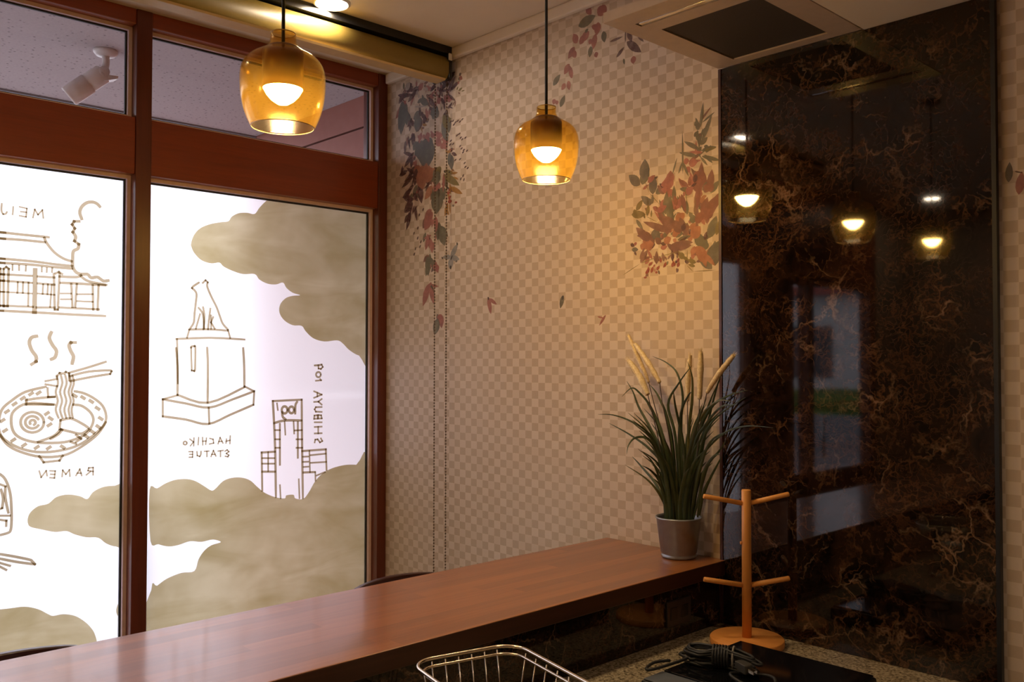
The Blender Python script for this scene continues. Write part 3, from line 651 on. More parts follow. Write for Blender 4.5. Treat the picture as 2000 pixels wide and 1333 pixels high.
BLADES = [
    [(-1.6302, 2.205, 1.1758), (-1.6646, 2.188, 1.3561), (-1.693, 2.171, 1.4219), (-1.7504, 2.154, 1.4589), (-1.8094, 2.137, 1.4767), (-1.855, 2.12, 1.4771)],
    [(-1.6506, 2.205, 1.1787), (-1.6622, 2.1938, 1.3226), (-1.7021, 2.1825, 1.376), (-1.7718, 2.1713, 1.4172), (-1.8441, 2.16, 1.4483)],
    [(-1.6438, 2.205, 1.1741), (-1.6439, 2.1875, 1.3026), (-1.6646, 2.17, 1.3795), (-1.6925, 2.1525, 1.4119), (-1.7208, 2.135, 1.4111), (-1.7315, 2.1175, 1.3892), (-1.7244, 2.1, 1.3633)],
    [(-1.6506, 2.205, 1.1843), (-1.6683, 2.1833, 1.2454), (-1.7001, 2.1617, 1.2886), (-1.7645, 2.14, 1.3265)],
    [(-1.6438, 2.205, 1.1741), (-1.6956, 2.21, 1.2623), (-1.7564, 2.215, 1.3128), (-1.8006, 2.22, 1.3434)],
    [(-1.637, 2.205, 1.1749), (-1.6699, 2.204, 1.3546), (-1.7179, 2.203, 1.4413), (-1.76, 2.202, 1.502), (-1.781, 2.201, 1.5473), (-1.806, 2.2, 1.5815)],
    [(-1.6235, 2.205, 1.1766), (-1.6485, 2.194, 1.3846), (-1.6951, 2.183, 1.4994), (-1.7359, 2.172, 1.5491), (-1.7558, 2.161, 1.5601), (-1.7833, 2.15, 1.5341)],
    [(-1.6168, 2.205, 1.1775), (-1.6416, 2.2033, 1.4343), (-1.6814, 2.2017, 1.533), (-1.7151, 2.2, 1.5716)],
    [(-1.6034, 2.205, 1.1792), (-1.618, 2.1987, 1.4139), (-1.6401, 2.1925, 1.5123), (-1.5948, 2.1863, 1.5796), (-1.5442, 2.18, 1.6316)],
    [(-1.5901, 2.205, 1.1808), (-1.6017, 2.204, 1.4365), (-1.5939, 2.203, 1.5355), (-1.6129, 2.202, 1.6066), (-1.6529, 2.201, 1.6396), (-1.7043, 2.2, 1.6582)],
    [(-1.5835, 2.205, 1.1817), (-1.5679, 2.1938, 1.4173), (-1.5465, 2.1825, 1.5267), (-1.5382, 2.1713, 1.5968), (-1.5461, 2.16, 1.6424)],
    [(-1.5967, 2.205, 1.18), (-1.5939, 2.1837, 1.3619), (-1.5713, 2.1625, 1.4888), (-1.5299, 2.1413, 1.5443), (-1.5021, 2.12, 1.556)],
    [(-1.5769, 2.205, 1.1825), (-1.5324, 2.198, 1.3442), (-1.5019, 2.191, 1.3897), (-1.4351, 2.184, 1.4417), (-1.3593, 2.177, 1.4642), (-1.2757, 2.17, 1.464)],
    [(-1.5704, 2.205, 1.1833), (-1.5176, 2.1767, 1.3258), (-1.4602, 2.1483, 1.4162), (-1.3813, 2.12, 1.4532)],
    [(-1.5769, 2.205, 1.1825), (-1.5491, 2.2038, 1.3963), (-1.4966, 2.2025, 1.5064), (-1.4337, 2.2012, 1.5455), (-1.373, 2.2, 1.5627)],
    [(-1.5638, 2.205, 1.1842), (-1.5276, 2.21, 1.3973), (-1.4859, 2.215, 1.5597), (-1.4672, 2.22, 1.6105)],
    [(-1.5573, 2.205, 1.185), (-1.5106, 2.2033, 1.3349), (-1.4716, 2.2017, 1.3806), (-1.4427, 2.2, 1.4169)],
    [(-1.5704, 2.205, 1.1833), (-1.5549, 2.1938, 1.4073), (-1.5082, 2.1825, 1.4907), (-1.4506, 2.1713, 1.5301), (-1.4009, 2.16, 1.532)],
    [(-1.5444, 2.205, 1.192), (-1.5154, 2.21, 1.2805), (-1.4807, 2.215, 1.3471), (-1.4702, 2.22, 1.3715)],
    [(-1.5379, 2.205, 1.1928), (-1.5162, 2.1925, 1.2607), (-1.4854, 2.18, 1.31)],
    [(-1.5704, 2.205, 1.1887), (-1.5554, 2.2033, 1.3634), (-1.5087, 2.2017, 1.5006), (-1.4695, 2.2, 1.5816)],
    [(-1.5638, 2.205, 1.1842), (-1.5363, 2.2038, 1.3649), (-1.5032, 2.2025, 1.4528), (-1.4461, 2.2012, 1.5031), (-1.379, 2.2, 1.5419)],
    [(-1.5737, 2.205, 1.1829), (-1.5415, 2.1837, 1.3873), (-1.482, 2.1625, 1.4664), (-1.4186, 2.1413, 1.5166), (-1.3576, 2.12, 1.5246)],
    [(-1.6235, 2.205, 1.1766), (-1.624, 2.17, 1.306), (-1.6241, 2.135, 1.4171), (-1.624, 2.1, 1.4889)],
    [(-1.637, 2.205, 1.1749), (-1.6506, 2.1967, 1.3566), (-1.6784, 2.1883, 1.4553), (-1.7138, 2.18, 1.5213)],
    [(-1.6034, 2.205, 1.1792), (-1.5642, 2.17, 1.3651), (-1.5708, 2.135, 1.5112), (-1.5513, 2.1, 1.5553)],
    [(-1.5901, 2.205, 1.1808), (-1.5512, 2.17, 1.3554), (-1.4942, 2.135, 1.467), (-1.4389, 2.1, 1.5428)],
    [(-1.6438, 2.205, 1.1741), (-1.6463, 2.1725, 1.2598), (-1.635, 2.14, 1.3292)],
    [(-1.6506, 2.205, 1.1787), (-1.6563, 2.1767, 1.2749), (-1.6687, 2.1483, 1.3147), (-1.681, 2.12, 1.3323)],
    [(-1.5444, 2.205, 1.1866), (-1.505, 2.1767, 1.3163), (-1.4482, 2.1483, 1.3756), (-1.4111, 2.12, 1.3856)],
]
PLUMES = [
    ([(-1.6101, 2.205, 1.1783), (-1.6393, 2.2, 1.4014), (-1.6625, 2.195, 1.5114), (-1.6689, 2.19, 1.5782)], [(-1.6689, 2.19, 1.5782), (-1.7142, 2.19, 1.6395), (-1.7644, 2.19, 1.6967)], 0.0085),
    ([(-1.6235, 2.205, 1.1766), (-1.6717, 2.2067, 1.4101), (-1.7076, 2.2083, 1.5207), (-1.7265, 2.21, 1.5769)], [(-1.7265, 2.21, 1.5769), (-1.766, 2.21, 1.651), (-1.8064, 2.21, 1.7238)], 0.0075),
    ([(-1.6302, 2.205, 1.1758), (-1.6729, 2.19, 1.3998), (-1.6889, 2.175, 1.4944), (-1.691, 2.16, 1.5421)], [(-1.691, 2.16, 1.5421), (-1.7262, 2.16, 1.6001), (-1.7657, 2.16, 1.6451)], 0.011),
    ([(-1.5835, 2.205, 1.1817), (-1.5811, 2.2075, 1.4157), (-1.5824, 2.21, 1.5247)], [(-1.5824, 2.21, 1.5247), (-1.5788, 2.21, 1.6014), (-1.5719, 2.21, 1.6615)], 0.0085),
    ([(-1.5737, 2.205, 1.1829), (-1.5486, 2.2125, 1.4174), (-1.5469, 2.22, 1.531)], [(-1.5469, 2.22, 1.531), (-1.5433, 2.22, 1.6017), (-1.5417, 2.22, 1.6723)], 0.0095),
    ([(-1.5638, 2.205, 1.1842), (-1.5351, 2.2025, 1.4403), (-1.5073, 2.2, 1.5515)], [(-1.5073, 2.2, 1.5515), (-1.4694, 2.2, 1.6027), (-1.4171, 2.2, 1.6597)], 0.0085),
]


# ------------------------------------------------------------------ material helpers
MATS = {}
class NT:
    def __init__(self, name):
        self.m = bpy.data.materials.new(name)
        self.m.use_nodes = True
        self.t = self.m.node_tree
        self.t.nodes.clear()
        self.out = self.t.nodes.new('ShaderNodeOutputMaterial')
    def n(self, kind, **kw):
        nd = self.t.nodes.new('ShaderNode' + kind)
        for k, v in kw.items():
            if k in nd.inputs.keys():
                nd.inputs[k].default_value = v
            else:
                setattr(nd, k, v)
        return nd
    def l(self, a, b):
        self.t.links.new(a, b)
    def val(self, x, sock):
        if isinstance(x, (int, float)):
            sock.default_value = x
        else:
            self.l(x, sock)
    def math(self, op, a, b=None, c=None, clamp=False):
        nd = self.n('Math', operation=op)
        nd.use_clamp = clamp
        self.val(a, nd.inputs[0])
        if b is not None: self.val(b, nd.inputs[1])
        if c is not None: self.val(c, nd.inputs[2])
        return nd.outputs[0]
    def mix(self, fac, a, b, kind='MIX'):
        nd = self.n('Mix', data_type='RGBA', blend_type=kind)
        self.val(fac, nd.inputs[0])
        for x, s in ((a, nd.inputs[6]), (b, nd.inputs[7])):
            if isinstance(x, tuple): s.default_value = (*x[:3], 1)
            else: self.l(x, s)
        return nd.outputs[2]
    def ramp(self, fac, stops):
        nd = self.n('ValToRGB')
        e = nd.color_ramp.elements
        while len(e) < len(stops): e.new(0.5)
        for i, (p, c) in enumerate(stops):
            e[i].position = p
            e[i].color = (*c, 1) if isinstance(c, tuple) else (c, c, c, 1)
        self.l(fac, nd.inputs[0])
        return nd.outputs[0]
    def obj(self, scale=(1, 1, 1), rot=(0, 0, 0)):
        tc = self.n('TexCoord')
        mp = self.n('Mapping')
        mp.inputs['Scale'].default_value = scale
        mp.inputs['Rotation'].default_value = rot
        self.l(tc.outputs['Object'], mp.inputs['Vector'])
        return mp.outputs[0]
    def noise(self, vec, scale, detail=3, rough=0.5, dist=0.0):
        nd = self.n('TexNoise')
        nd.inputs['Scale'].default_value = scale
        nd.inputs['Detail'].default_value = detail
        nd.inputs['Roughness'].default_value = rough
        nd.inputs['Distortion'].default_value = dist
        self.l(vec, nd.inputs['Vector'])
        return nd
    def thin_reflect(self):
        lw = self.n('LayerWeight')
        lw.inputs['Blend'].default_value = 0.5
        return self.math('MULTIPLY_ADD', self.math('POWER', lw.outputs['Facing'], 4.0), 0.55, 0.014)
    def done(self, shader):
        self.l(shader, self.out.inputs['Surface'])
        MATS[self.m.name] = self.m
        return self.m

def plain(name, c, rough=0.5, metal=0.0, vary=0.06, scale=40.0, spec=0.5, coat=0.0, bump=0.0):
    t = NT(name)
    v = t.obj()
    n = t.noise(v, scale, 3)
    p = t.n('BsdfPrincipled')
    c2 = tuple(max(0.0, x * (1 - vary * 2)) for x in c)
    c3 = tuple(min(1.0, x * (1 + vary * 2)) for x in c)
    t.l(t.mix(n.outputs[0], c2, c3), p.inputs['Base Color'])
    p.inputs['Roughness'].default_value = rough
    p.inputs['Metallic'].default_value = metal
    p.inputs['Specular IOR Level'].default_value = spec
    p.inputs['Coat Weight'].default_value = coat
    if bump:
        b = t.n('Bump')
        b.inputs['Strength'].default_value = bump
        b.inputs['Distance'].default_value = 0.002
        t.l(n.outputs[0], b.inputs['Height'])
        t.l(b.outputs[0], p.inputs['Normal'])
    return t.done(p.outputs[0])

def glow(name, c, strength):
    t = NT(name)
    e = t.n('Emission')
    e.inputs['Color'].default_value = (*c, 1)
    e.inputs['Strength'].default_value = strength
    return t.done(e.outputs[0])

def make_wallpaper():
    t = NT('checked_wallpaper')
    tc = t.n('TexCoord')
    sp = t.n('SeparateXYZ')
    t.l(tc.outputs['Object'], sp.inputs[0])
    u = t.math('DIVIDE', sp.outputs[0], 0.0335)
    w = t.math('DIVIDE', sp.outputs[2], 0.0290)
    fu, fw = t.math('FLOOR', u), t.math('FLOOR', w)
    chk = t.math('ABSOLUTE', t.math('MODULO', t.math('ADD', fu, fw), 2.0))
    cell = t.n('CombineXYZ')
    t.l(fu, cell.inputs[0]); t.l(fw, cell.inputs[1])
    wn = t.n('TexWhiteNoise')
    t.l(cell.outputs[0], wn.inputs['Vector'])
    big = t.noise(tc.outputs['Object'], 2.2, 2)
    weave = t.noise(t.obj((500, 1, 90)), 1.0, 2)
    amt = t.math('MULTIPLY', chk, t.math('MULTIPLY_ADD', big.outputs[0], 0.50, 0.45), clamp=True)
    c = t.mix(amt, (0.64, 0.52, 0.42), (0.40, 0.285, 0.185))
    c = t.mix(t.math('MULTIPLY', wn.outputs[0], 0.28), c, (0.47, 0.35, 0.25))
    c = t.mix(t.math('MULTIPLY', weave.outputs[0], 0.25), c, (0.58, 0.46, 0.36))
    # pale seams between the squares
    eu = t.math('ABSOLUTE', t.math('SUBTRACT', t.math('FRACT', u), 0.5))
    ew = t.math('ABSOLUTE', t.math('SUBTRACT', t.math('FRACT', w), 0.5))
    seam = t.math('GREATER_THAN', t.math('MAXIMUM', eu, ew), 0.47)
    c = t.mix(t.math('MULTIPLY', seam, 0.45), c, (0.62, 0.49, 0.37))
    p = t.n('BsdfPrincipled')
    t.l(c, p.inputs['Base Color'])
    p.inputs['Roughness'].default_value = 0.55
    p.inputs['Specular IOR Level'].default_value = 0.35
    b = t.n('Bump')
    b.inputs['Strength'].default_value = 0.15
    b.inputs['Distance'].default_value = 0.0006
    t.l(weave.outputs[0], b.inputs['Height'])
    t.l(b.outputs[0], p.inputs['Normal'])
    return t.done(p.outputs[0])

def make_marble():
    t = NT('dark_marble')
    v0 = t.obj()
    wrp = t.noise(v0, 5.0, 5, 0.6)
    add = t.n('VectorMath', operation='MULTIPLY_ADD')
    t.l(wrp.outputs[1], add.inputs[0])
    add.inputs[1].default_value = (0.28, 0.28, 0.28)
    t.l(v0, add.inputs[2])
    v = add.outputs[0]
    def vein(scale, width, seed):
        vo = t.n('TexVoronoi', feature='DISTANCE_TO_EDGE')
        vo.inputs['Scale'].default_value = scale
        mp = t.n('Mapping'); mp.inputs['Location'].default_value = (seed, seed * 1.7, -seed)
        t.l(v, mp.inputs['Vector']); t.l(mp.outputs[0], vo.inputs['Vector'])
        return t.ramp(vo.outputs['Distance'], [(0.0, 1.0), (width * 0.35, 0.45), (width, 0.0)])
    m1 = t.ramp(t.noise(v0, 4.5, 5, 0.7).outputs[0], [(0.48, 0.0), (0.66, 1.0)])
    m2 = t.ramp(t.noise(v0, 9.0, 5, 0.7).outputs[0], [(0.46, 0.0), (0.66, 1.0)])
    m3 = t.ramp(t.noise(v0, 5.5, 4, 0.6).outputs[0], [(0.40, 0.0), (0.62, 1.0)])
    a = t.math('MULTIPLY', vein(7.0, 0.035, 0.0), m1)
    b = t.math('MULTIPLY', vein(19.0, 0.09, 3.3), m2)
    d = t.math('MULTIPLY', vein(46.0, 0.16, 1.3), m3)
    cl = t.ramp(t.noise(v, 11.0, 7, 0.75).outputs[0], [(0.46, 0.0), (0.70, 1.0)])
    base = t.mix(cl, (0.0030, 0.0019, 0.0017), (0.034, 0.0145, 0.0075))
    c = t.mix(t.math('MULTIPLY', d, 0.75), base, (0.060, 0.026, 0.013))
    c = t.mix(t.math('MULTIPLY', b, 0.75), c, (0.135, 0.062, 0.030))
    c = t.mix(t.math('MULTIPLY', a, 0.80), c, (0.27, 0.165, 0.10))
    spk = t.ramp(t.noise(v0, 75, 3).outputs[0], [(0.58, 0.0), (0.70, 1.0)])
    c = t.mix(t.math('MULTIPLY', t.math('MULTIPLY', spk, m2), 0.6), c, (0.11, 0.048, 0.02))
    p = t.n('BsdfPrincipled')
    t.l(c, p.inputs['Base Color'])
    p.inputs['Roughness'].default_value = 0.035
    p.inputs['IOR'].default_value = 1.5
    return t.done(p.outputs[0])

def make_wood(name, c1, c2, axis, rough=0.25, stave=None, coat=0.0, gscale=1.0, var=0.35):
    """grain runs along `axis` (0 x, 1 y, 2 z); stave=(width, length) adds glued staves"""
    t = NT(name)
    s = [28.0 * gscale] * 3
    s[axis] = 1.6 * gscale
    g = t.noise(t.obj(tuple(s)), 1.0, 5, 0.6, 0.6)
    f = t.noise(t.obj(tuple(x * 6 for x in s)), 1.0, 3)
    k = t.math('MULTIPLY_ADD', f.outputs[0], 0.35, t.math('MULTIPLY', g.outputs[0], 0.75))
    c = t.ramp(k, [(0.25, c2), (0.75, c1)])
    if stave:
        tc = t.n('TexCoord'); sp = t.n('SeparateXYZ')
        t.l(tc.outputs['Object'], sp.inputs[0])
        across = sp.outputs[0 if axis == 1 else 1]
        along = sp.outputs[axis]
        r = t.math('FLOOR', t.math('DIVIDE', across, stave[0]))
        wn0 = t.n('TexWhiteNoise', noise_dimensions='1D'); t.l(r, wn0.inputs['W'])
        q = t.math('FLOOR', t.math('ADD', t.math('DIVIDE', along, stave[1]), t.math('MULTIPLY', wn0.outputs[0], 7.0)))
        cv = t.n('CombineXYZ'); t.l(r, cv.inputs[0]); t.l(q, cv.inputs[1])
        wn = t.n('TexWhiteNoise'); t.l(cv.outputs[0], wn.inputs['Vector'])
        c = t.mix(t.math('MULTIPLY', wn.outputs[0], var), c, tuple(x * 0.5 for x in c2))
    p = t.n('BsdfPrincipled')
    t.l(c, p.inputs['Base Color'])
    p.inputs['Roughness'].default_value = rough
    p.inputs['Coat Weight'].default_value = coat
    p.inputs['Coat Roughness'].default_value = 0.10
    return t.done(p.outputs[0])

def make_granite():
    t = NT('speckled_granite')
    v = t.obj()
    n1 = t.noise(v, 130, 3, 0.7)
    n2 = t.noise(v, 55, 3, 0.6)
    c = t.ramp(n1.outputs[0], [(0.34, (0.03, 0.025, 0.02)), (0.46, (0.22, 0.17, 0.11)), (0.56, (0.42, 0.34, 0.23)), (0.70, (0.56, 0.48, 0.36))])
    c = t.mix(t.math('MULTIPLY', n2.outputs[0], 0.5), c, (0.20, 0.15, 0.09))
    p = t.n('BsdfPrincipled')
    t.l(c, p.inputs['Base Color'])
    p.inputs['Roughness'].default_value = 0.22
    return t.done(p.outputs[0])

def make_clear_glass():
    t = NT('clear_glass')
    tr = t.n('BsdfTransparent'); tr.inputs['Color'].default_value = (0.93, 0.92, 0.95, 1)
    gl = t.n('BsdfGlossy'); gl.inputs['Roughness'].default_value = 0.01
    ms = t.n('MixShader')
    t.l(t.thin_reflect(), ms.inputs[0]); t.l(tr.outputs[0], ms.inputs[1]); t.l(gl.outputs[0], ms.inputs[2])
    return t.done(ms.outputs[0])

def make_film():
    t = NT('frosted_film')
    tr = t.n('BsdfTranslucent'); tr.inputs['Color'].default_value = (0.93, 0.92, 0.97, 1)
    df = t.n('BsdfDiffuse'); df.inputs['Color'].default_value = (0.80, 0.78, 0.80, 1)
    rf = t.n('BsdfRefraction'); rf.inputs['Color'].default_value = (0.92, 0.91, 0.95, 1)
    rf.inputs['Roughness'].default_value = 0.6
    rf.inputs['IOR'].default_value = 1.3
    m0 = t.n('MixShader'); m0.inputs[0].default_value = 0.33
    t.l(tr.outputs[0], m0.inputs[1]); t.l(rf.outputs[0], m0.inputs[2])
    ms = t.n('MixShader'); ms.inputs[0].default_value = 0.10
    t.l(m0.outputs[0], ms.inputs[1]); t.l(df.outputs[0], ms.inputs[2])
    return t.done(ms.outputs[0])

def make_paint(name, thin, thick, rot=0.0, sc=(2, 1.8, 6)):
    """brushed gold paint on the film: lets part of the daylight through"""
    t = NT(name)
    n1 = t.noise(t.obj(), 3.6, 3, 0.6, 0.3)
    n2 = t.noise(t.obj(sc, (rot, 0, 0)), 1.5, 4, 0.5, 0.7)
    k = t.math('MULTIPLY_ADD', n2.outputs[0], 0.65, t.math('MULTIPLY', n1.outputs[0], 0.55))
    c = t.ramp(k, [(0.36, thick), (0.80, thin)])
    tr = t.n('BsdfTransparent'); t.l(c, tr.inputs['Color'])
    df = t.n('BsdfDiffuse'); df.inputs['Color'].default_value = (0.42, 0.33, 0.16, 1)
    ms = t.n('MixShader'); ms.inputs[0].default_value = 0.16
    t.l(tr.outputs[0], ms.inputs[1]); t.l(df.outputs[0], ms.inputs[2])
    return t.done(ms.outputs[0])

def make_amber():
    t = NT('amber_glass')
    tr = t.n('BsdfTransparent'); tr.inputs['Color'].default_value = (0.97, 0.84, 0.50, 1)
    gl = t.n('BsdfGlossy'); gl.inputs['Roughness'].default_value = 0.16
    gl.inputs['Color'].default_value = (1, 0.95, 0.85, 1)
    tl = t.n('BsdfTranslucent'); tl.inputs['Color'].default_value = (0.85, 0.48, 0.07, 1)
    m1 = t.n('MixShader'); m1.inputs[0].default_value = 0.010
    t.l(tr.outputs[0], m1.inputs[1]); t.l(tl.outputs[0], m1.inputs[2])
    m2 = t.n('MixShader')
    t.l(t.thin_reflect(), m2.inputs[0]); t.l(m1.outputs[0], m2.inputs[1]); t.l(gl.outputs[0], m2.inputs[2])
    return t.done(m2.outputs[0])

def make_soffit():
    t = NT('speckled_soffit_board')
    v = t.obj()
    vo = t.n('TexVoronoi', feature='F1'); vo.inputs['Scale'].default_value = 38.0
    t.l(v, vo.inputs['Vector'])
    pit = t.ramp(vo.outputs['Distance'], [(0.10, 0.0), (0.24, 1.0)])
    n = t.noise(v, 90, 3, 0.7)
    c = t.mix(n.outputs[0], (0.38, 0.33, 0.335), (0.56, 0.49, 0.50))
    c = t.mix(pit, (0.20, 0.17, 0.175), c)
    p = t.n('BsdfPrincipled'); t.l(c, p.inputs['Base Color'])
    p.inputs['Roughness'].default_value = 0.9
    return t.done(p.outputs[0])

def make_foliage(name, c1, c2, scale=30):
    t = NT(name)
    n = t.noise(t.obj(), scale, 4, 0.7)
    c = t.ramp(n.outputs[0], [(0.3, c1), (0.7, c2)])
    p = t.n('BsdfPrincipled'); t.l(c, p.inputs['Base Color'])
    p.inputs['Roughness'].default_value = 0.45
    return t.done(p.outputs[0])

WALLPAPER = make_wallpaper()
MARBLE = make_marble()
GRANITE = make_granite()
CLEAR = make_clear_glass()
FILM = make_film()
CLOUD_PAINT = make_paint('gold_cloud_paint', (0.62, 0.535, 0.345), (0.335, 0.26, 0.105), 0.12)
LINE_PAINT = make_paint('gold_line_paint', (0.47, 0.385, 0.255), (0.34, 0.265, 0.16))
AMBER = make_amber()
SOFFIT = make_soffit()
BAR_WOOD = make_wood('laminated_bar_wood', (0.37, 0.125, 0.030), (0.19, 0.056, 0.012), 1, 0.34, (0.043, 0.47), 0.55, 0.8, 0.45)
EDGE_WOOD = make_wood('dark_edge_wood', (0.075, 0.024, 0.010), (0.035, 0.011, 0.005), 1, 0.35)
FRAME_V = make_wood('mahogany_upright', (0.15, 0.029, 0.011), (0.08, 0.015, 0.006), 2, 0.32)
FRAME_H = make_wood('mahogany_rail', (0.29, 0.050, 0.010), (0.175, 0.030, 0.006), 1, 0.32)
BEAD = plain('pale_glazing_bead', (0.80, 0.60, 0.60), 0.35, 0.0)
GASKET = plain('black_gasket', (0.012, 0.009, 0.010), 0.6)
BEECH = make_wood('beech_wood', (0.76, 0.34, 0.085), (0.60, 0.235, 0.05), 2, 0.4)
CEIL = plain('ceiling_paint', (0.80, 0.68, 0.52), 0.85, 0, 0.02, 8)
MOULD = plain('ceiling_moulding_paint', (0.78, 0.67, 0.54), 0.6, 0, 0.02)
PLASTER = plain('beige_plaster', (0.50, 0.40, 0.30), 0.8, 0, 0.04, 10)
FLOORM = make_wood('floor_boards', (0.20, 0.10, 0.05), (0.11, 0.05, 0.025), 1, 0.4, (0.12, 1.2), 0, 0.5)
BLIND = plain('olive_blind_fabric', (0.29, 0.205, 0.045), 0.42, 0, 0.05, 120)
BLIND_BAR = plain('tan_bar_highlight', (0.60, 0.42, 0.20), 0.3)  # bar's highlight line is put into this light tan
BLACK = plain('black_plastic', (0.008, 0.008, 0.009), 0.35)
BLACKGLASS = plain('black_ceramic_glass', (0.004, 0.004, 0.005), 0.10)
CORDM = plain('black_cord', (0.010, 0.009, 0.009), 0.55)
PANELW = plain('ivory_plastic', (0.55, 0.42, 0.31), 0.35)
GRILLEM = plain('dark_filter_mesh', (0.045, 0.030, 0.022), 0.7, 0, 0.2, 300)
CHROME = plain('chrome', (0.75, 0.72, 0.70), 0.15, 1.0, 0.01)
STEEL = plain('stainless_wire', (0.66, 0.56, 0.44), 0.22, 1.0, 0.02)
GALV = plain('galvanised_tin', (0.30, 0.31, 0.335), 0.34, 0.6, 0.08, 60)
BRASS = plain('brass_blade', (0.80, 0.62, 0.40), 0.25, 1.0)
SOCKET = plain('brown_lamp_socket', (0.16, 0.060, 0.014), 0.38, 0.0)
RIM_HIGHLIGHT = plain('amber_rim_highlight', (0.55, 0.33, 0.10), 0.12, 0.0, 0.02, 40, 0.8)  # opaque light amber, paints the highlight along the glass edge
BULBM = glow('warm_bulb_glow', (1.0, 0.78, 0.49), BULB)
KITCHENM = glow('kitchen_downlight_glow', (1.0, 0.78, 0.50), 260.0)
DOWNM = glow('downlight_glow', (1.0, 0.81, 0.58), DOWN)
WHITE = plain('white_painted_metal', (0.72, 0.68, 0.66), 0.45)
LEAF = make_foliage('dark_grass_blade', (0.016, 0.026, 0.008), (0.050, 0.066, 0.018), 14)
LEAF2 = make_foliage('olive_grass_blade', (0.045, 0.050, 0.012), (0.12, 0.11, 0.028), 14)
PLUMEM = make_foliage('straw_plume', (0.56, 0.40, 0.20), (0.85, 0.68, 0.42), 160)
STEMM = make_foliage('brown_stem', (0.045, 0.022, 0.012), (0.09, 0.05, 0.02), 30)
SOIL = plain('dark_soil', (0.02, 0.014, 0.01), 0.95, 0, 0.3, 200, bump=0.6)
CHAIRM = plain('dark_red_stool_wood', (0.035, 0.008, 0.006), 0.3)
WINGM = plain('terracotta_cladding', (0.30, 0.105, 0.075), 0.7, 0, 0.05, 14)
WINGD = plain('terracotta_beam', (0.22, 0.065, 0.04), 0.6)
PAVE = plain('pale_paving', (0.52, 0.51, 0.50), 0.8, 0, 0.1, 6)
ROAD = plain('asphalt', (0.10, 0.10, 0.11), 0.85, 0, 0.15, 40)
HEDGE = make_foliage('hedge_leaves', (0.03, 0.09, 0.012), (0.16, 0.30, 0.05), 9)
HOUSEW = plain('white_render', (0.60, 0.60, 0.60), 0.8)
HOUSER = plain('red_roof_sheet', (0.34, 0.06, 0.045), 0.5)
HOUSEG = plain('grey_cladding', (0.24, 0.25, 0.27), 0.6)
GLASSD = plain('dark_window_glass', (0.03, 0.035, 0.045), 0.05)
PORC = plain('white_porcelain', (0.70, 0.66, 0.60), 0.15)
CABM = make_wood('cabinet_front', (0.12, 0.05, 0.025), (0.07, 0.03, 0.014), 2, 0.35)
PRINTC = {
    'plum': (0.13, 0.052, 0.050), 'teal': (0.160, 0.150, 0.128), 'pink': (0.43, 0.160, 0.130), 'coral': (0.45, 0.185, 0.105),
    'cream': (0.52, 0.43, 0.36), 'ochre': (0.42, 0.20, 0.045), 'olive': (0.23, 0.17, 0.055), 'green': (0.175, 0.150, 0.095),
    'greygreen': (0.175, 0.145, 0.110), 'red': (0.32, 0.060, 0.035), 'dark': (0.085, 0.060, 0.045), 'bluegrey': (0.33, 0.31, 0.29),
    'mauve': (0.25, 0.115, 0.085), 'rose': (0.29, 0.105, 0.075)}
def make_print(name, c):
    """watercolour print: ink of uneven density over the paper"""
    t = NT(name)
    n = t.noise(t.obj(), 42, 4, 0.65)
    p = t.n('BsdfPrincipled')
    t.l(t.ramp(n.outputs[0], [(0.30, tuple(x * 0.62 for x in c)), (0.52, c), (0.74, tuple(min(1, x * 1.5 + 0.03) for x in c))]), p.inputs['Base Color'])
    p.inputs['Roughness'].default_value = 0.6
    tr = t.n('BsdfTransparent')
    ms = t.n('MixShader')
    t.l(t.math('MULTIPLY_ADD', n.outputs[0], -0.60, 1.02, clamp=True), ms.inputs[0])
    t.l(tr.outputs[0], ms.inputs[1]); t.l(p.outputs[0], ms.inputs[2])
    return t.done(ms.outputs[0])
PRINTM = {k: make_print('print_' + k, c) for k, c in PRINTC.items()}

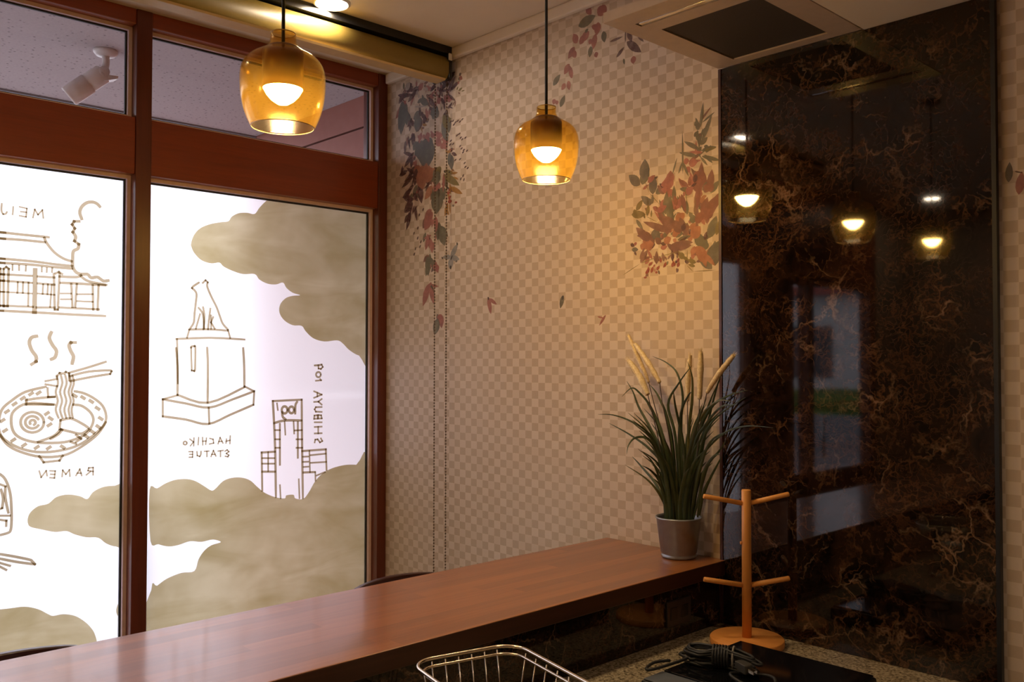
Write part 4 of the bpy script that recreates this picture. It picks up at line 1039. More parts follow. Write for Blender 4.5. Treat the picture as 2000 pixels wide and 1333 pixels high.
# ------------------------------------------------------------------ geometry helpers
class MB:
    """collects vertices and faces of ONE mesh"""
    def __init__(self):
        self.v, self.f, self.mi, self.sm = [], [], [], []
    def face(self, idx, mi=0, sm=False):
        self.f.append(tuple(idx)); self.mi.append(mi); self.sm.append(sm)
    def box(self, a, b, mi=0):
        x0, y0, z0 = a; x1, y1, z1 = b
        k = len(self.v)
        self.v += [(x0, y0, z0), (x1, y0, z0), (x1, y1, z0), (x0, y1, z0), (x0, y0, z1), (x1, y0, z1), (x1, y1, z1), (x0, y1, z1)]
        for q in ((0, 3, 2, 1), (4, 5, 6, 7), (0, 1, 5, 4), (1, 2, 6, 5), (2, 3, 7, 6), (3, 0, 4, 7)):
            self.face([k + i for i in q], mi)
        return self
    def prism(self, pts, axis, a, b, mi=0, sm=False):
        """extrude a 2D outline along an axis; pts are the two other coordinates in order"""
        def mk(p, t):
            q = list(p); q.insert(axis, t); return tuple(q)
        k = len(self.v); n = len(pts)
        self.v += [mk(p, a) for p in pts] + [mk(p, b) for p in pts]
        self.face([k + i for i in range(n)][::-1], mi)
        self.face([k + n + i for i in range(n)], mi)
        for i in range(n):
            j = (i + 1) % n
            self.face([k + i, k + j, k + n + j, k + n + i], mi, sm)
        return self
    def lathe(self, prof, c=(0, 0, 0), n=40, mi=0, axis=None):
        """revolve (r, z) profile about z through c, or about the given axis direction"""
        rot = Matrix.Identity(3)
        if axis is not None:
            rot = Vector((0, 0, 1)).rotation_difference(Vector(axis)).to_matrix()
        k = len(self.v); c = Vector(c)
        for r, z in prof:
            for i in range(n):
                a = 2 * math.pi * i / n
                self.v.append(tuple(c + rot @ Vector((r * math.cos(a), r * math.sin(a), z))))
        for s in range(len(prof) - 1):
            for i in range(n):
                j = (i + 1) % n
                self.face([k + s * n + i, k + s * n + j, k + (s + 1) * n + j, k + (s + 1) * n + i], mi, True)
        return self
    def tube(self, pts, r, n=8, closed=False, mi=0, cap=True):
        P = [Vector(p) for p in pts]; m = len(P)
        rad = r if isinstance(r, (list, tuple)) else [r] * m
        k = len(self.v); up = None
        for i in range(m):
            if closed: d = P[(i + 1) % m] - P[i - 1]
            else: d = P[min(i + 1, m - 1)] - P[max(i - 1, 0)]
            d.normalize()
            if up is None:
                up = d.orthogonal().normalized()
            up = (up - d * up.dot(d))
            if up.length < 1e-6: up = d.orthogonal()
            up.normalize()
            s = d.cross(up)
            for q in range(n):
                a = 2 * math.pi * q / n
                self.v.append(tuple(P[i] + (up * math.cos(a) + s * math.sin(a)) * rad[i]))
        for i in range(m if closed else m - 1):
            for q in range(n):
                w = (q + 1) % n; j = (i + 1) % m
                self.face([k + i * n + q, k + i * n + w, k + j * n + w, k + j * n + q], mi, True)
        if cap and not closed:
            self.face([k + q for q in range(n)][::-1], mi)
            self.face([k + (m - 1) * n + q for q in range(n)], mi)
        return self
    def build(self, name, mats, parent=None, bevel=0.0, seg=2):
        me = bpy.data.meshes.new(name)
        me.from_pydata(self.v, [], self.f)
        for m in (mats if isinstance(mats, (list, tuple)) else [mats]):
            me.materials.append(m)
        for p, mi, sm in zip(me.polygons, self.mi, self.sm):
            p.material_index = mi; p.use_smooth = sm
        bm = bmesh.new(); bm.from_mesh(me)
        bmesh.ops.recalc_face_normals(bm, faces=bm.faces)
        bm.to_mesh(me); bm.free()
        o = bpy.data.objects.new(name, me)
        col.objects.link(o)
        if parent is not None:
            o.parent = parent
            o.matrix_parent_inverse = Matrix.Translation(-Vector(parent.location)) if parent.type == 'EMPTY' else Matrix.Identity(4)
        if bevel:
            b = o.modifiers.new('bevel', 'BEVEL')
            b.width = bevel; b.segments = seg; b.limit_method = 'ANGLE'
        return o

def tag(o, label=None, cat=None, group=None, kind=None):
    if label: o['label'] = label
    if cat: o['category'] = cat
    if group: o['group'] = group
    if kind: o['kind'] = kind
    return o
def thing(name, loc, label=None, cat=None, group=None, kind=None):
    o = bpy.data.objects.new(name, None)
    o.location = loc
    o.empty_display_size = 0.05
    col.objects.link(o)
    return tag(o, label, cat, group, kind)
def box(name, a, b, mat, parent=None, bevel=0.0):
    return MB().box(a, b).build(name, mat, parent, bevel)
def smooth(pts, n=6, closed=False):
    """Catmull-Rom through the points"""
    P = [Vector(p) for p in pts]; m = len(P); out = []
    for i in range(m if closed else m - 1):
        if closed: a, b, c, d = P[i - 1], P[i], P[(i + 1) % m], P[(i + 2) % m]
        else: a, b, c, d = P[max(i - 1, 0)], P[i], P[i + 1], P[min(i + 2, m - 1)]
        for k in range(n):
            t = k / n
            out.append(0.5 * ((2 * b) + (c - a) * t + (2 * a - 5 * b + 4 * c - d) * t * t + (3 * b - a - 3 * c + d) * t ** 3))
    if not closed: out.append(P[-1])
    return out

# ------------------------------------------------------------------ room shell
XW = -3.21          # inner face of the window frame
XG = -3.28          # glass
YB = 2.28           # wallpapered wall
ZC = 2.895          # ceiling
def struct(o, label=None):
    o['kind'] = 'structure'
    if label: o['label'] = label
    return o

struct(box('floor', (-3.33, -3.3, -0.06), (2.1, 2.4, 0.0), FLOORM), 'dark wooden floor of the room')
struct(box('ceiling', (-3.33, -3.3, ZC), (2.1, 2.4, ZC + 0.1), CEIL), 'plain beige ceiling above the bar counter and window')
struct(box('ceiling', (-1.062, -3.2, 2.513), (2.0, YB, ZC), CEIL), 'lower beige kitchen ceiling right of the air conditioner')
wall_back = struct(box('wall_back', (-3.33, YB, 0.0), (2.1, YB + 0.1, ZC), WALLPAPER), 'beige checked wallpaper wall with printed flowers')
struct(box('wall_front', (-3.33, -3.3, 0.0), (2.1, -3.2, ZC), PLASTER), 'plain beige wall behind the kitchen')
struct(box('wall_right', (2.0, -3.2, 0.0), (2.1, YB, ZC), PLASTER), 'plain beige wall at the kitchen end')
struct(box('trim_1', (-3.2, YB - 0.022, 2.85), (-1.52, YB, ZC), MOULD, None, 0.006), 'pale moulding strip between wallpaper and ceiling')

# flower print of the wallpaper: flat printed shapes
def leaf_shape(mb, x0, z0, x1, z1, w, y, mi):
    dx, dz = x1 - x0, z1 - z0
    L = math.hypot(dx, dz)
    if L < 1e-5: return
    ux, uz = dx / L, dz / L
    pts = []
    prof = [(0.0, 0.04), (0.12, 0.30), (0.3, 0.47), (0.5, 0.50), (0.7, 0.40), (0.88, 0.20), (1.0, 0.02)]
    for t, h in prof: pts.append((x0 + dx * t - uz * w * h, z0 + dz * t + ux * w * h))
    for t, h in reversed(prof): pts.append((x0 + dx * t + uz * w * h, z0 + dz * t - ux * w * h))
    k = len(mb.v)
    mb.v += [(a, y, b) for a, b in pts]
    n = len(prof)
    for i in range(n - 1):
        mb.face((k + i, k + i + 1, k + 2 * n - 2 - i, k + 2 * n - 1 - i), mi)
keys = list(PRINTM)
for name, leaves in PRINTS.items():
    mb = MB()
    rp = random.Random(len(leaves))
    extra = []
    if name in ('hanging_vine_print', 'bouquet_print'):
        # small half-hidden leaves under the main ones
        for c, x0, z0, x1, z1, w in leaves:
            if w < 0.012: continue
            for _ in range(3):
                a = math.atan2(z1 - z0, x1 - x0) + rp.uniform(-1.1, 1.1)
                L = math.hypot(x1 - x0, z1 - z0) * rp.uniform(0.5, 0.9)
                sx, sz = x0 + rp.uniform(-0.02, 0.02), z0 + rp.uniform(-0.02, 0.02)
                ex, ez = sx + L * math.cos(a), sz + L * math.sin(a)
                if ex < -1.512 and sx < -1.512:
                    extra.append((c if rp.random() < 0.6 else rp.choice(['mauve', 'plum', 'green', 'pink']), sx, sz, ex, ez, w * rp.uniform(0.35, 0.7)))
    for i, (c, x0, z0, x1, z1, w) in enumerate(extra + [(c, x0, z0, x1, z1, w * 0.82) for c, x0, z0, x1, z1, w in leaves]):
        leaf_shape(mb, x0, z0, x1, z1, w, YB - 0.0004 - 0.0000025 * i, keys.index(c))
    mb.build(name, [PRINTM[k] for k in keys], wall_back)

# marble panel on the kitchen part of that wall
marble = thing('marble_panel', (-1.13, YB, 0.875), 'tall polished dark brown marble panel with gold veins on the kitchen wall', 'wall panel')
box('slab', (-1.499, YB - 0.012, 0.876), (-0.754, YB - 0.001, 2.512), MARBLE, marble)
box('edge_strip', (-1.508, YB - 0.015, 0.876), (-1.499, YB - 0.001, 2.512), EDGE_WOOD, marble)
box('edge_strip', (-0.754, YB - 0.018, 0.876), (-0.744, YB - 0.001, 2.512), BLACK, marble)

# ------------------------------------------------------------------ shop window
frame = thing('trim_2', (XW, 0.8, 0), 'dark red-brown wooden window frame with wide transom', None, None, 'structure')
MULL = [(1.198, 1.254), (0.162, 0.218), (-0.700, -0.640)]
JAMB = (2.234, YB)
for a, b in MULL:
    box('mullion', (-3.33, a, 0.0), (XW, b, ZC), FRAME_V, frame, 0.003)
box('jamb', (-3.33, JAMB[0], 0.0), (XW, JAMB[1], ZC), FRAME_V, frame, 0.003)
BAYS = [(1.254, 2.234), (0.218, 1.198), (-0.640, 0.162)]
for a, b in BAYS:
    box('transom', (-3.33, a, 2.305), (XW - 0.004, b, 2.507), FRAME_H, frame, 0.003)
    box('head_rail', (-3.33, a, 2.840), (XW - 0.004, b, ZC), FRAME_H, frame, 0.003)
    box('sill', (-3.33, a, 0.0), (XW - 0.004, b, 0.12), FRAME_H, frame, 0.003)

def stroke_mesh(mb, pts, w, x):
    """flat brush line of constant width in the pane's plane"""
    P = [Vector((0, p[0], p[1])) for p in pts]
    for i in range(1, len(P) - 1):
        # lift the brush at sharp corners
        if (P[i] - P[i - 1]).angle(P[i + 1] - P[i], 0.0) > R(52):
            stroke_mesh(mb, pts[:i + 1], w, x)
            stroke_mesh(mb, pts[i:], w, x + 0.000004)
            return
    if len(P) > 2: P = smooth(P, 4)
    k = len(mb.v); m = len(P)
    for i in range(m):
        d = (P[min(i + 1, m - 1)] - P[max(i - 1, 0)])
        if d.length < 1e-7: d = Vector((0, 0, 1))
        d.normalize()
        n = Vector((0, -d.z, d.y)) * w * 0.5
        e = d * w * 0.42
        q = P[i] - e if i == 0 else (P[i] + e if i == m - 1 else P[i])
        s = 0.85 if i in (0, m - 1) else 1.0
        mb.v += [(x, q.y + n.y * s, q.z + n.z * s), (x, q.y - n.y * s, q.z - n.z * s)]
    for i in range(m - 1):
        mb.face((k + 2 * i, k + 2 * i + 1, k + 2 * i + 3, k + 2 * i + 2))

def pane(name, a, b, z0, z1, film, parent):
    mb = MB().box((XG - 0.003, a, z0), (XG + 0.003, b, z1))
    # the face towards the room carries the frosted film
    mb.mi = [1 if (film and i == 3) else 0 for i in range(6)]
    return mb.build(name, [CLEAR, FILM], parent)
def beads(a, b, z0, z1, parent):
    t = 0.013
    for p, q in (((a, z0), (b, z0 + t)), ((a, z1 - t), (b, z1)), ((a, z0 + t), (a + t, z1 - t)), ((b - t, z0 + t), (b, z1 - t))):
        box('glazing_bead', (XG + 0.004, p[0], p[1]), (XG + 0.026, q[0], q[1]), BEAD, parent)
    g = 0.006
    for p, q in (((a + t, z0 + t), (b - t, z0 + t + g)), ((a + t, z1 - t - g), (b - t, z1 - t)), ((a + t, z0 + t + g), (a + t + g, z1 - t - g)), ((b - t - g, z0 + t + g), (b - t, z1 - t - g))):
        box('gasket', (XG + 0.0035, p[0], p[1]), (XG + 0.012, q[0], q[1]), GASKET, parent)

def clip_poly(P, y0, y1, z0, z1):
    for ax, lim, sg in ((0, y0, 1), (0, y1, -1), (1, z0, 1), (1, z1, -1)):
        out = []
        for i in range(len(P)):
            p, q = P[i - 1], P[i]
            ip, iq = (p[ax] - lim) * sg >= 0, (q[ax] - lim) * sg >= 0
            if ip != iq:
                t = (lim - p[ax]) / (q[ax] - p[ax])
                out.append((p[0] + (q[0] - p[0]) * t, p[1] + (q[1] - p[1]) * t))
            if iq: out.append(q)
        P = out
    res = []
    for p in P:
        if not res or math.dist(p, res[-1]) > 1e-4: res.append(p)
    return res
DRAW = {0: (['statue_drawing', 'statue_lettering', 'tower_drawing', 'tower_lettering'], ['cloud_right_top', 'cloud_right_low']),
        1: (['shrine_drawing', 'shrine_lettering', 'steam_drawing', 'ramen_drawing', 'ramen_lettering', 'vehicle_drawing'], ['cloud_left_mid', 'cloud_left_small', 'cloud_left_low']),
        2: ([], [])}
WLAB = ['frosted shop window bay painted with gold clouds, dog statue and tower', 'frosted shop window bay painted with a ramen bowl and shrine', 'plain frosted shop window bay beside the entrance']
for i, (a, b) in enumerate(BAYS):
    w = thing('window_%d' % (i + 1), (XG, (a + b) / 2, 0.12), WLAB[i], None, None, 'structure')
    low = pane('frosted_pane', a, b, 0.12, 2.305, True, w)
    pane('clear_pane', a, b, 2.507, 2.840, False, w)
    beads(a, b, 0.12, 2.305, w)
    beads(a, b, 2.507, 2.840, w)
    for nm in DRAW[i][1]:
        x = XG + 0.0034
        poly = [(q.y, q.z) for q in smooth([Vector((0, p[0], p[1])) for p in CLOUDS[nm]], 4, True)]
        poly = clip_poly(poly, a + 0.001, b - 0.001, 0.125, 2.302)
        n_ = len(poly)
        vv, _, ff = delaunay_2d_cdt([Vector(p) for p in poly], [], [list(range(n_))], 1, 1e-5)[:3]
        me = bpy.data.meshes.new('painted_cloud')
        me.from_pydata([(x, p.x, p.y) for p in vv], [], [tuple(q) for q in ff])
        me.materials.append(CLOUD_PAINT)
        o = bpy.data.objects.new('painted_cloud', me)
        col.objects.link(o); o.parent = low
        o['label'] = 'translucent gold brushed cloud'
    for nm in DRAW[i][0]:
        mb = MB()
        for j, (wd, pts) in enumerate(STROKES[nm]):
            stroke_mesh(mb, [(max(a + 0.002, min(b - 0.002, p[0])), p[1]) for p in pts], wd * (1.6 if 'lettering' in nm else 1.3), XG + 0.0036 + 0.00001 * j)
        mb.build(nm, LINE_PAINT, low)

# wall with the entrance door further along the window side
struct(box('wall_left', (-3.33, -1.195, 0.0), (-3.215, -0.701, ZC), FRAME_V), 'dark wooden wall strip between window and entrance')
struct(box('wall_left', (-3.33, -3.2, 0.0), (-3.215, -2.50, ZC), PLASTER), 'plain beige wall strip beyond the entrance')
struct(box('wall_left', (-3.33, -2.499, 2.26), (-3.215, -1.196, ZC), FRAME_H), 'dark wooden panel above the entrance')
door = thing('door_1', (-3.27, -1.95, 0.0), 'glazed entrance door in a dark wooden frame', None, None, 'structure')
for a, b in ((-2.499, -2.42), (-1.52, -1.45), (-1.235, -1.196)):
    box('stile', (-3.32, a, 0.0), (-3.225, b, 2.259), FRAME_V, door, 0.003)
for a, b in ((-2.42, -1.52), (-1.45, -1.235)):
    box('rail', (-3.31, a, 0.0), (-3.235, b, 0.85), FRAME_H, door, 0.003)
    box('rail', (-3.31, a, 2.20), (-3.235, b, 2.259), FRAME_H, door, 0.003)
    box('pane', (-3.284, a, 0.85), (-3.276, b, 2.20), CLEAR, door)
MB().tube([(-3.20, -1.60, 0.95), (-3.20, -1.60, 1.25)], 0.012).build('door_handle', CHROME, door)

# ------------------------------------------------------------------ outside
soffit = struct(box('ceiling', (-4.60, -3.3, 2.90), (-3.331, 2.378, 3.0), SOFFIT), 'grey speckled outdoor soffit above the window')
struct(box('trim_3', (-4.66, -3.3, 2.89), (-4.601, 2.378, 3.10), HOUSEG), 'grey fascia along the outdoor soffit')
wing = thing('wall_outside', (-3.95, 2.44, 0.0), 'terracotta clad outer wall beside the window', None, None, 'structure')
for k, (z0, z1) in enumerate(((-0.05, 0.79), (0.80, 1.49), (1.50, 2.19), (2.20, 2.745), (2.755, 3.0))):
    box('cladding_board', (-5.30, 2.38, z0), (-3.331, 2.50, z1), WINGM, wing)
box('corner_post', (-3.43, 2.330, -0.05), (-3.331, 2.379, 2.899), WINGD, wing)
struct(box('ground_paving', (-6.0, -30.0, -0.12), (-3.331, 30.0, -0.05), PAVE), 'pale pavement outside the shop')
struct(box('ground_road', (-14.0, -30.0, -0.14), (-6.001, 30.0, -0.08), ROAD), 'grey road outside the shop')
struct(box('ground_verge', (-40.0, -30.0, -0.14), (-14.001, 30.0, -0.06), PAVE), 'pale ground across the road')

def hedge(y0, y1):
    bm = bmesh.new()
    bmesh.ops.create_cube(bm, size=1.0)
    bmesh.ops.subdivide_edges(bm, edges=bm.edges[:], cuts=14, use_grid_fill=True)
    rnd = random.Random(3)
    for v in bm.verts:
        v.co = Vector(((y0 + y1) / 2 + v.co.x * (y1 - y0), -14.4 + v.co.y * 1.2, 0.44 + v.co.z * 1.04))
        v.co += Vector((rnd.uniform(-.1, .1), rnd.uniform(-.15, .15), rnd.uniform(-.06, .10) if v.co.z > 0 else 0))
    me = bpy.data.meshes.new('hedge'); bm.to_mesh(me); bm.free()
    me.materials.append(HEDGE)
    o = bpy.data.objects.new('hedge', me); col.objects.link(o)
    return o
tag(hedge(-19.0, 4.0), 'clipped green hedge at the end of the street', 'hedge')
tag(box('street_wall', (-19.0, -13.6, -0.08), (-4.0, -13.35, 0.52), HOUSEG), 'low grey wall in front of the street hedge', 'wall')
house = thing('house', (-12.0, -21.0, -0.08), 'pale house with a red roof edge behind the street hedge', 'building')
box('wall', (-19.0, -25.0, -0.08), (-11.6, -20.0, 3.6), HOUSEW, house)
box('lean_to', (-11.59, -25.0, -0.08), (-5.0, -20.4, 3.2), HOUSEG, house)
box('roof', (-19.4, -25.4, 3.61), (-11.3, -19.6, 3.9), HOUSER, house)
box('roof_edge', (-11.29, -25.2, 3.21), (-4.7, -20.0, 3.40), HOUSER, house)
for x in (-18.2, -16.0, -13.8):
    wn_ = box('window', (x, -19.99, 1.2), (x + 1.3, -19.95, 2.7), GLASSD, house)
    box('window_bar', (x + 0.62, -19.945, 1.2), (x + 0.68, -19.92, 2.7), HOUSEW, wn_)
# security camera under the soffit
cctv = thing('security_camera', (-3.75, 1.275, 2.9), 'white bullet security camera hanging from the outdoor soffit', 'camera')
MB().lathe([(0.0, 0.0), (0.046, 0.0), (0.046, -0.010), (0.036, -0.022), (0.015, -0.026), (0.0, -0.026)], (-3.75, 1.275, 2.9), 24).build('mount_plate', WHITE, cctv)
MB().tube(smooth([(-3.75, 1.275, 2.880), (-3.75, 1.277, 2.845), (-3.75, 1.268, 2.815)], 4), 0.014, 12).build('arm', WHITE, cctv)
MB().lathe([(0.0, -0.03), (0.021, -0.03), (0.024, 0.0), (0.021, 0.03), (0.0, 0.03)], (-3.75, 1.262, 2.806), 18, axis=(1, 0, 0)).build('joint', WHITE, cctv)
ax = Vector((-0.36, -0.66, -0.62)).normalized()
c0 = Vector((-3.755, 1.262, 2.800))
bd = MB().lathe([(0.0, -0.012), (0.032, -0.012), (0.038, -0.004), (0.038, 0.060), (0.0375, 0.061), (0.041, 0.063), (0.041, 0.150), (0.039, 0.156), (0.031, 0.156), (0.029, 0.140), (0.0, 0.140)], c0, 28, axis=ax).build('body', WHITE, cctv)
MB().lathe([(0.0, 0.141), (0.026, 0.141), (0.026, 0.145), (0.0, 0.145)], c0, 20, axis=ax).build('lens', BLACKGLASS, bd)
tail = c0 - ax * 0.006
vz = MB()
for p in ((0, -0.012, -0.010), (0, 0.052, -0.004), (0, 0.050, -0.016), (0, -0.002, -0.034)):
    vz.v.append(tuple(tail + Vector(p) + Vector((0.026, 0, 0)))); vz.v.append(tuple(tail + Vector(p) - Vector((0.026, 0, 0))))
vz.face((0, 2, 4, 6)); vz.face((1, 3, 5, 7))
for q in range(4):
    k_ = (q + 1) % 4
    vz.face((2 * q, 2 * q + 1, 2 * k_ + 1, 2 * k_))
vz.build('visor_tail', WHITE, cctv)

# ------------------------------------------------------------------ bar counter
bar = thing('bar_counter', (-1.73, 0.8, 0.0), 'long bar counter with polished reddish-brown laminated wood top', 'counter')
mb = MB().box((-1.955, -0.75, 1.016), (-1.493, YB - 0.002, 1.06))
mb.mi = [1, 0, 1, 1, 1, 1]
mb.build('counter_top', [BAR_WOOD, EDGE_WOOD], bar, 0.003)
box('base_wall', (-1.86, -0.70, 0.0), (-1.523, YB - 0.002, 1.015), PLASTER, bar)
box('marble_splashback', (-1.5225, -0.70, 0.876), (-1.511, YB - 0.016, 1.015), MARBLE, bar)
outlet = thing('power_outlet', (-1.511, 2.06, 0.945), 'dark double power outlet plate on the marble below the bar top', 'outlet')
box('plate', (-1.511, 2.005, 0.912), (-1.504, 2.115, 0.982), plain('dark_outlet_plate', (0.03, 0.022, 0.02), 0.4), outlet, 0.002)
for y in (2.035, 2.085):
    box('socket', (-1.5045, y - 0.016, 0.93), (-1.5025, y + 0.016, 0.964), BLACK, outlet, 0.001)

# kitchen worktop and the cabinet below it
box_top = box('kitchen_worktop', (-1.5105, -0.70, 0.836), (-0.825, YB - 0.001, 0.875), GRANITE, None, 0.003)
tag(box_top, 'speckled beige granite worktop along the marble panel', 'worktop')
for k, (y0, y1) in enumerate(((-0.70, 0.285), (0.286, 1.275), (1.276, 2.278))):
    cab = thing('kitchen_cabinet', (-1.16, (y0 + y1) / 2, 0.0), ['dark wooden base cabinet at the open end of the worktop', 'dark wooden base cabinet below the dish rack', 'dark wooden base cabinet below the induction cooker'][k], 'cabinet', 'base cabinets below the granite worktop')
    box('body', (-1.51, y0, 0.08), (-0.86, y1, 0.835), CABM, cab)
    box('plinth', (-1.51, y0, 0.0), (-0.92, y1, 0.079), BLACK, cab)
    m = (y0 + y1) / 2
    for a, b, h in ((y0 + 0.004, m - 0.002, m - 0.04), (m + 0.002, y1 - 0.004, m + 0.04)):
        d = box('door', (-0.859, a, 0.09), (-0.84, b, 0.825), CABM, cab, 0.002)
        MB().tube([(-0.839, h, 0.62), (-0.815, h, 0.62), (-0.815, h, 0.76), (-0.839, h, 0.76)], 0.005).build('handle', CHROME, d)

# ------------------------------------------------------------------ roller blind
blind = thing('roller_blind', (-2.78, 0.85, 2.81), 'rolled-up olive gold roller blind hanging under the ceiling before the window', 'blind')
Y0, Y1 = -0.75, 2.236
prof = [(-2.826, 2.766), (-2.79, 2.760), (-2.748, 2.764), (-2.735, 2.785), (-2.735, 2.828), (-2.748, 2.850), (-2.79, 2.862), (-2.826, 2.855), (-2.842, 2.82)]
MB().prism(prof, 1, Y0, Y1, 0, True).build('fabric_roll', BLIND, blind)
MB().prism([(-2.80, 2.7535), (-2.746, 2.7555), (-2.742, 2.7625), (-2.748, 2.7635), (-2.79, 2.7595), (-2.80, 2.7598)], 1, Y0, Y1 - 0.01).build('bottom_bar', BLIND_BAR, blind)
box('head_rail', (-2.82, Y0, 2.864), (-2.742, Y1 + 0.02, ZC - 0.001), BLACK, blind)
br = box('end_bracket', (-2.845, Y1 + 0.002, 2.765), (-2.735, Y1 + 0.018, 2.8635), BLACK, blind, 0.004)
box('bracket_highlight', (-2.7345, Y1 - 0.004, 2.835), (-2.728, Y1 + 0.012, 2.862), WHITE, blind, 0.002)  # small white block painted in as the highlight on the dark bracket
ch = MB()
for x in (-2.842, -2.768):
    n = int((2.78 - 0.62) / 0.0122)
    ch.tube([(x, 2.252, 2.79), (x, 2.252, 0.62)], 0.0008, 5)
    for i in range(n):
        z = 2.78 - i * 0.0122
        ch.lathe([(0.0, 0.0036), (0.0027, 0.0022), (0.0036, 0.0), (0.0027, -0.0022), (0.0, -0.0036)], (x, 2.252, z), 6)
ch.tube(smooth([(-2.842, 2.252, 0.625), (-2.835, 2.252, 0.595), (-2.805, 2.252, 0.582), (-2.775, 2.252, 0.595), (-2.768, 2.252, 0.625)], 5), 0.0022, 6)
ch.build('bead_chain', plain('brown_chain_bead', (0.10, 0.055, 0.025), 0.4), blind)

# ------------------------------------------------------------------ pendant lamps
def pendant(y, label):
    X = -1.73
    p = thing('pendant_lamp', (X, y, ZC), label, 'lamp', 'amber pendants over the bar')
    outer = [(0.0268, 2.3455), (0.0272, 2.334), (0.0290, 2.324), (0.0360, 2.3145), (0.0520, 2.3045), (0.0690, 2.2945), (0.0815, 2.2810), (0.0882, 2.2640), (0.0900, 2.2440), (0.0888, 2.2200), (0.0862, 2.1990), (0.0815, 2.1790), (0.0745, 2.1600), (0.0672, 2.1440)]
    prof = []
    P = smooth([Vector((r, 0, z)) for r, z in outer], 3)
    prof = [(q.x, q.z) for q in P]
    inner = [(r - 0.0022, z) for r, z in prof][::-1]
    MB().lathe(prof + inner + [prof[0]], (X, y, 0), 56).build('glass_shade', AMBER, p)
    for rr_, zz_ in ((0.0257, 2.3460), (0.0661, 2.1435)):
        MB().tube([(X + rr_ * math.cos(q * math.pi / 24), y + rr_ * math.sin(q * math.pi / 24), zz_) for q in range(48)], 0.0012, 6, True).build('rim_highlight', RIM_HIGHLIGHT, p)  # rings added as painted highlights on the shade's top and bottom edges
    MB().lathe([(0.0, 2.3195), (0.030, 2.3180), (0.040, 2.312), (0.0435, 2.303), (0.0435, 2.226), (0.0415, 2.226), (0.0415, 2.250), (0.0, 2.250)], (X, y, 0), 40).build('socket', SOCKET, p)
    MB().lathe([(0.0, 2.2495), (0.034, 2.2495), (0.0395, 2.232), (0.0405, 2.2245), (0.034, 2.213), (0.024, 2.202), (0.012, 2.194), (0.0, 2.192)], (X, y, 0), 32).build('bulb', BULBM, p)
    MB().tube([(X, y, 2.319), (X, y, ZC - 0.022)], 0.0040, 10).build('cord', CORDM, p)
    MB().lathe([(0.0, ZC - 0.026), (0.018, ZC - 0.026), (0.042, ZC - 0.018), (0.045, ZC - 0.001), (0.0, ZC - 0.001)], (X, y, 0), 32).build('ceiling_rose', BLACK, p)
    return p
pendant(0.955, 'amber glass pendant lamp before the upper window bay, between the other two')
pendant(1.762, 'amber glass pendant lamp closest to the wallpapered wall')
pendant(0.148, 'amber glass pendant lamp farthest from the wallpapered wall')

def downlight(x, y, label):
    d = thing('ceiling_downlight', (x, y, ZC), label, 'lamp', 'round ceiling downlights')
    MB().lathe([(0.0, 0.0), (0.055, 0.0), (0.055, -0.006), (0.0, -0.008)], (x, y, ZC - 0.001), 32).build('diffuser', DOWNM, d)
    MB().lathe([(0.056, 0.0), (0.066, 0.0), (0.066, -0.004), (0.058, -0.010), (0.056, -0.008)], (x, y, ZC - 0.001), 32).build('ring', WHITE, d)
downlight(-2.685, 1.668, 'round glowing ceiling downlight between the roller blind and the pendants')
downlight(-2.75, 0.22, 'round glowing ceiling downlight mirrored in the marble above the pendants')
downlight(-2.75, -2.45, 'round glowing ceiling downlight near the entrance door')

kd = thing('ceiling_downlight', (-0.15, 1.2, 2.513), 'round glowing downlight on the lower kitchen ceiling', 'lamp', 'round ceiling downlights')
MB().lathe([(0.0, 0.0), (0.050, 0.0), (0.050, -0.003), (0.0, -0.004)], (-0.15, 1.2, 2.512), 32).build('diffuser', KITCHENM, kd)
MB().lathe([(0.051, 0.0), (0.062, 0.0), (0.062, -0.030), (0.056, -0.034), (0.054, -0.034), (0.051, -0.002)], (-0.15, 1.2, 2.512), 32).build('ring', WHITE, kd)

# ------------------------------------------------------------------ air conditioner
ac = thing('air_conditioner', (-1.28, 2.0, 2.895), 'ivory ceiling air conditioner with a dark intake grille above the marble', 'air conditioner')
xa, xb, ya, yb, zb, zt = -1.505, -1.066, 1.742, 2.264, 2.513, 2.540
gx0, gx1, gy0, gy1 = -1.428, -1.140, 1.885, 2.226
mb = MB()
mb.box((xa, ya, zb), (xb, 1.806, zt)); mb.box((xa, 1.832, zb), (xb, gy0, zt)); mb.box((xa, gy1, zb), (xb, yb, zt))
mb.box((xa, 1.806, zb), (-1.452, 1.832, zt)); mb.box((-1.10, 1.806, zb), (xb, 1.832, zt))
mb.box((xa, gy0, zb), (gx0, gy1, zt)); mb.box((gx1, gy0, zb), (xb, gy1, zt))
mb.build('panel_frame', PANELW, ac)
box('louver', (-1.450, 1.814, zb + 0.002), (-1.102, 1.829, zb + 0.010), CHROME, ac, 0.002)
box('slot_back', (-1.452, 1.806, zt - 0.006), (-1.10, 1.832, zt - 0.001), BLACK, ac)
box('intake_grille', (gx0 + 0.003, gy0 + 0.003, zb + 0.003), (gx1 - 0.003, gy1 - 0.003, zb + 0.018), GRILLEM, ac)
box('housing', (-1.44, 1.87, zt), (-1.09, 2.25, ZC - 0.001), PANELW, ac)

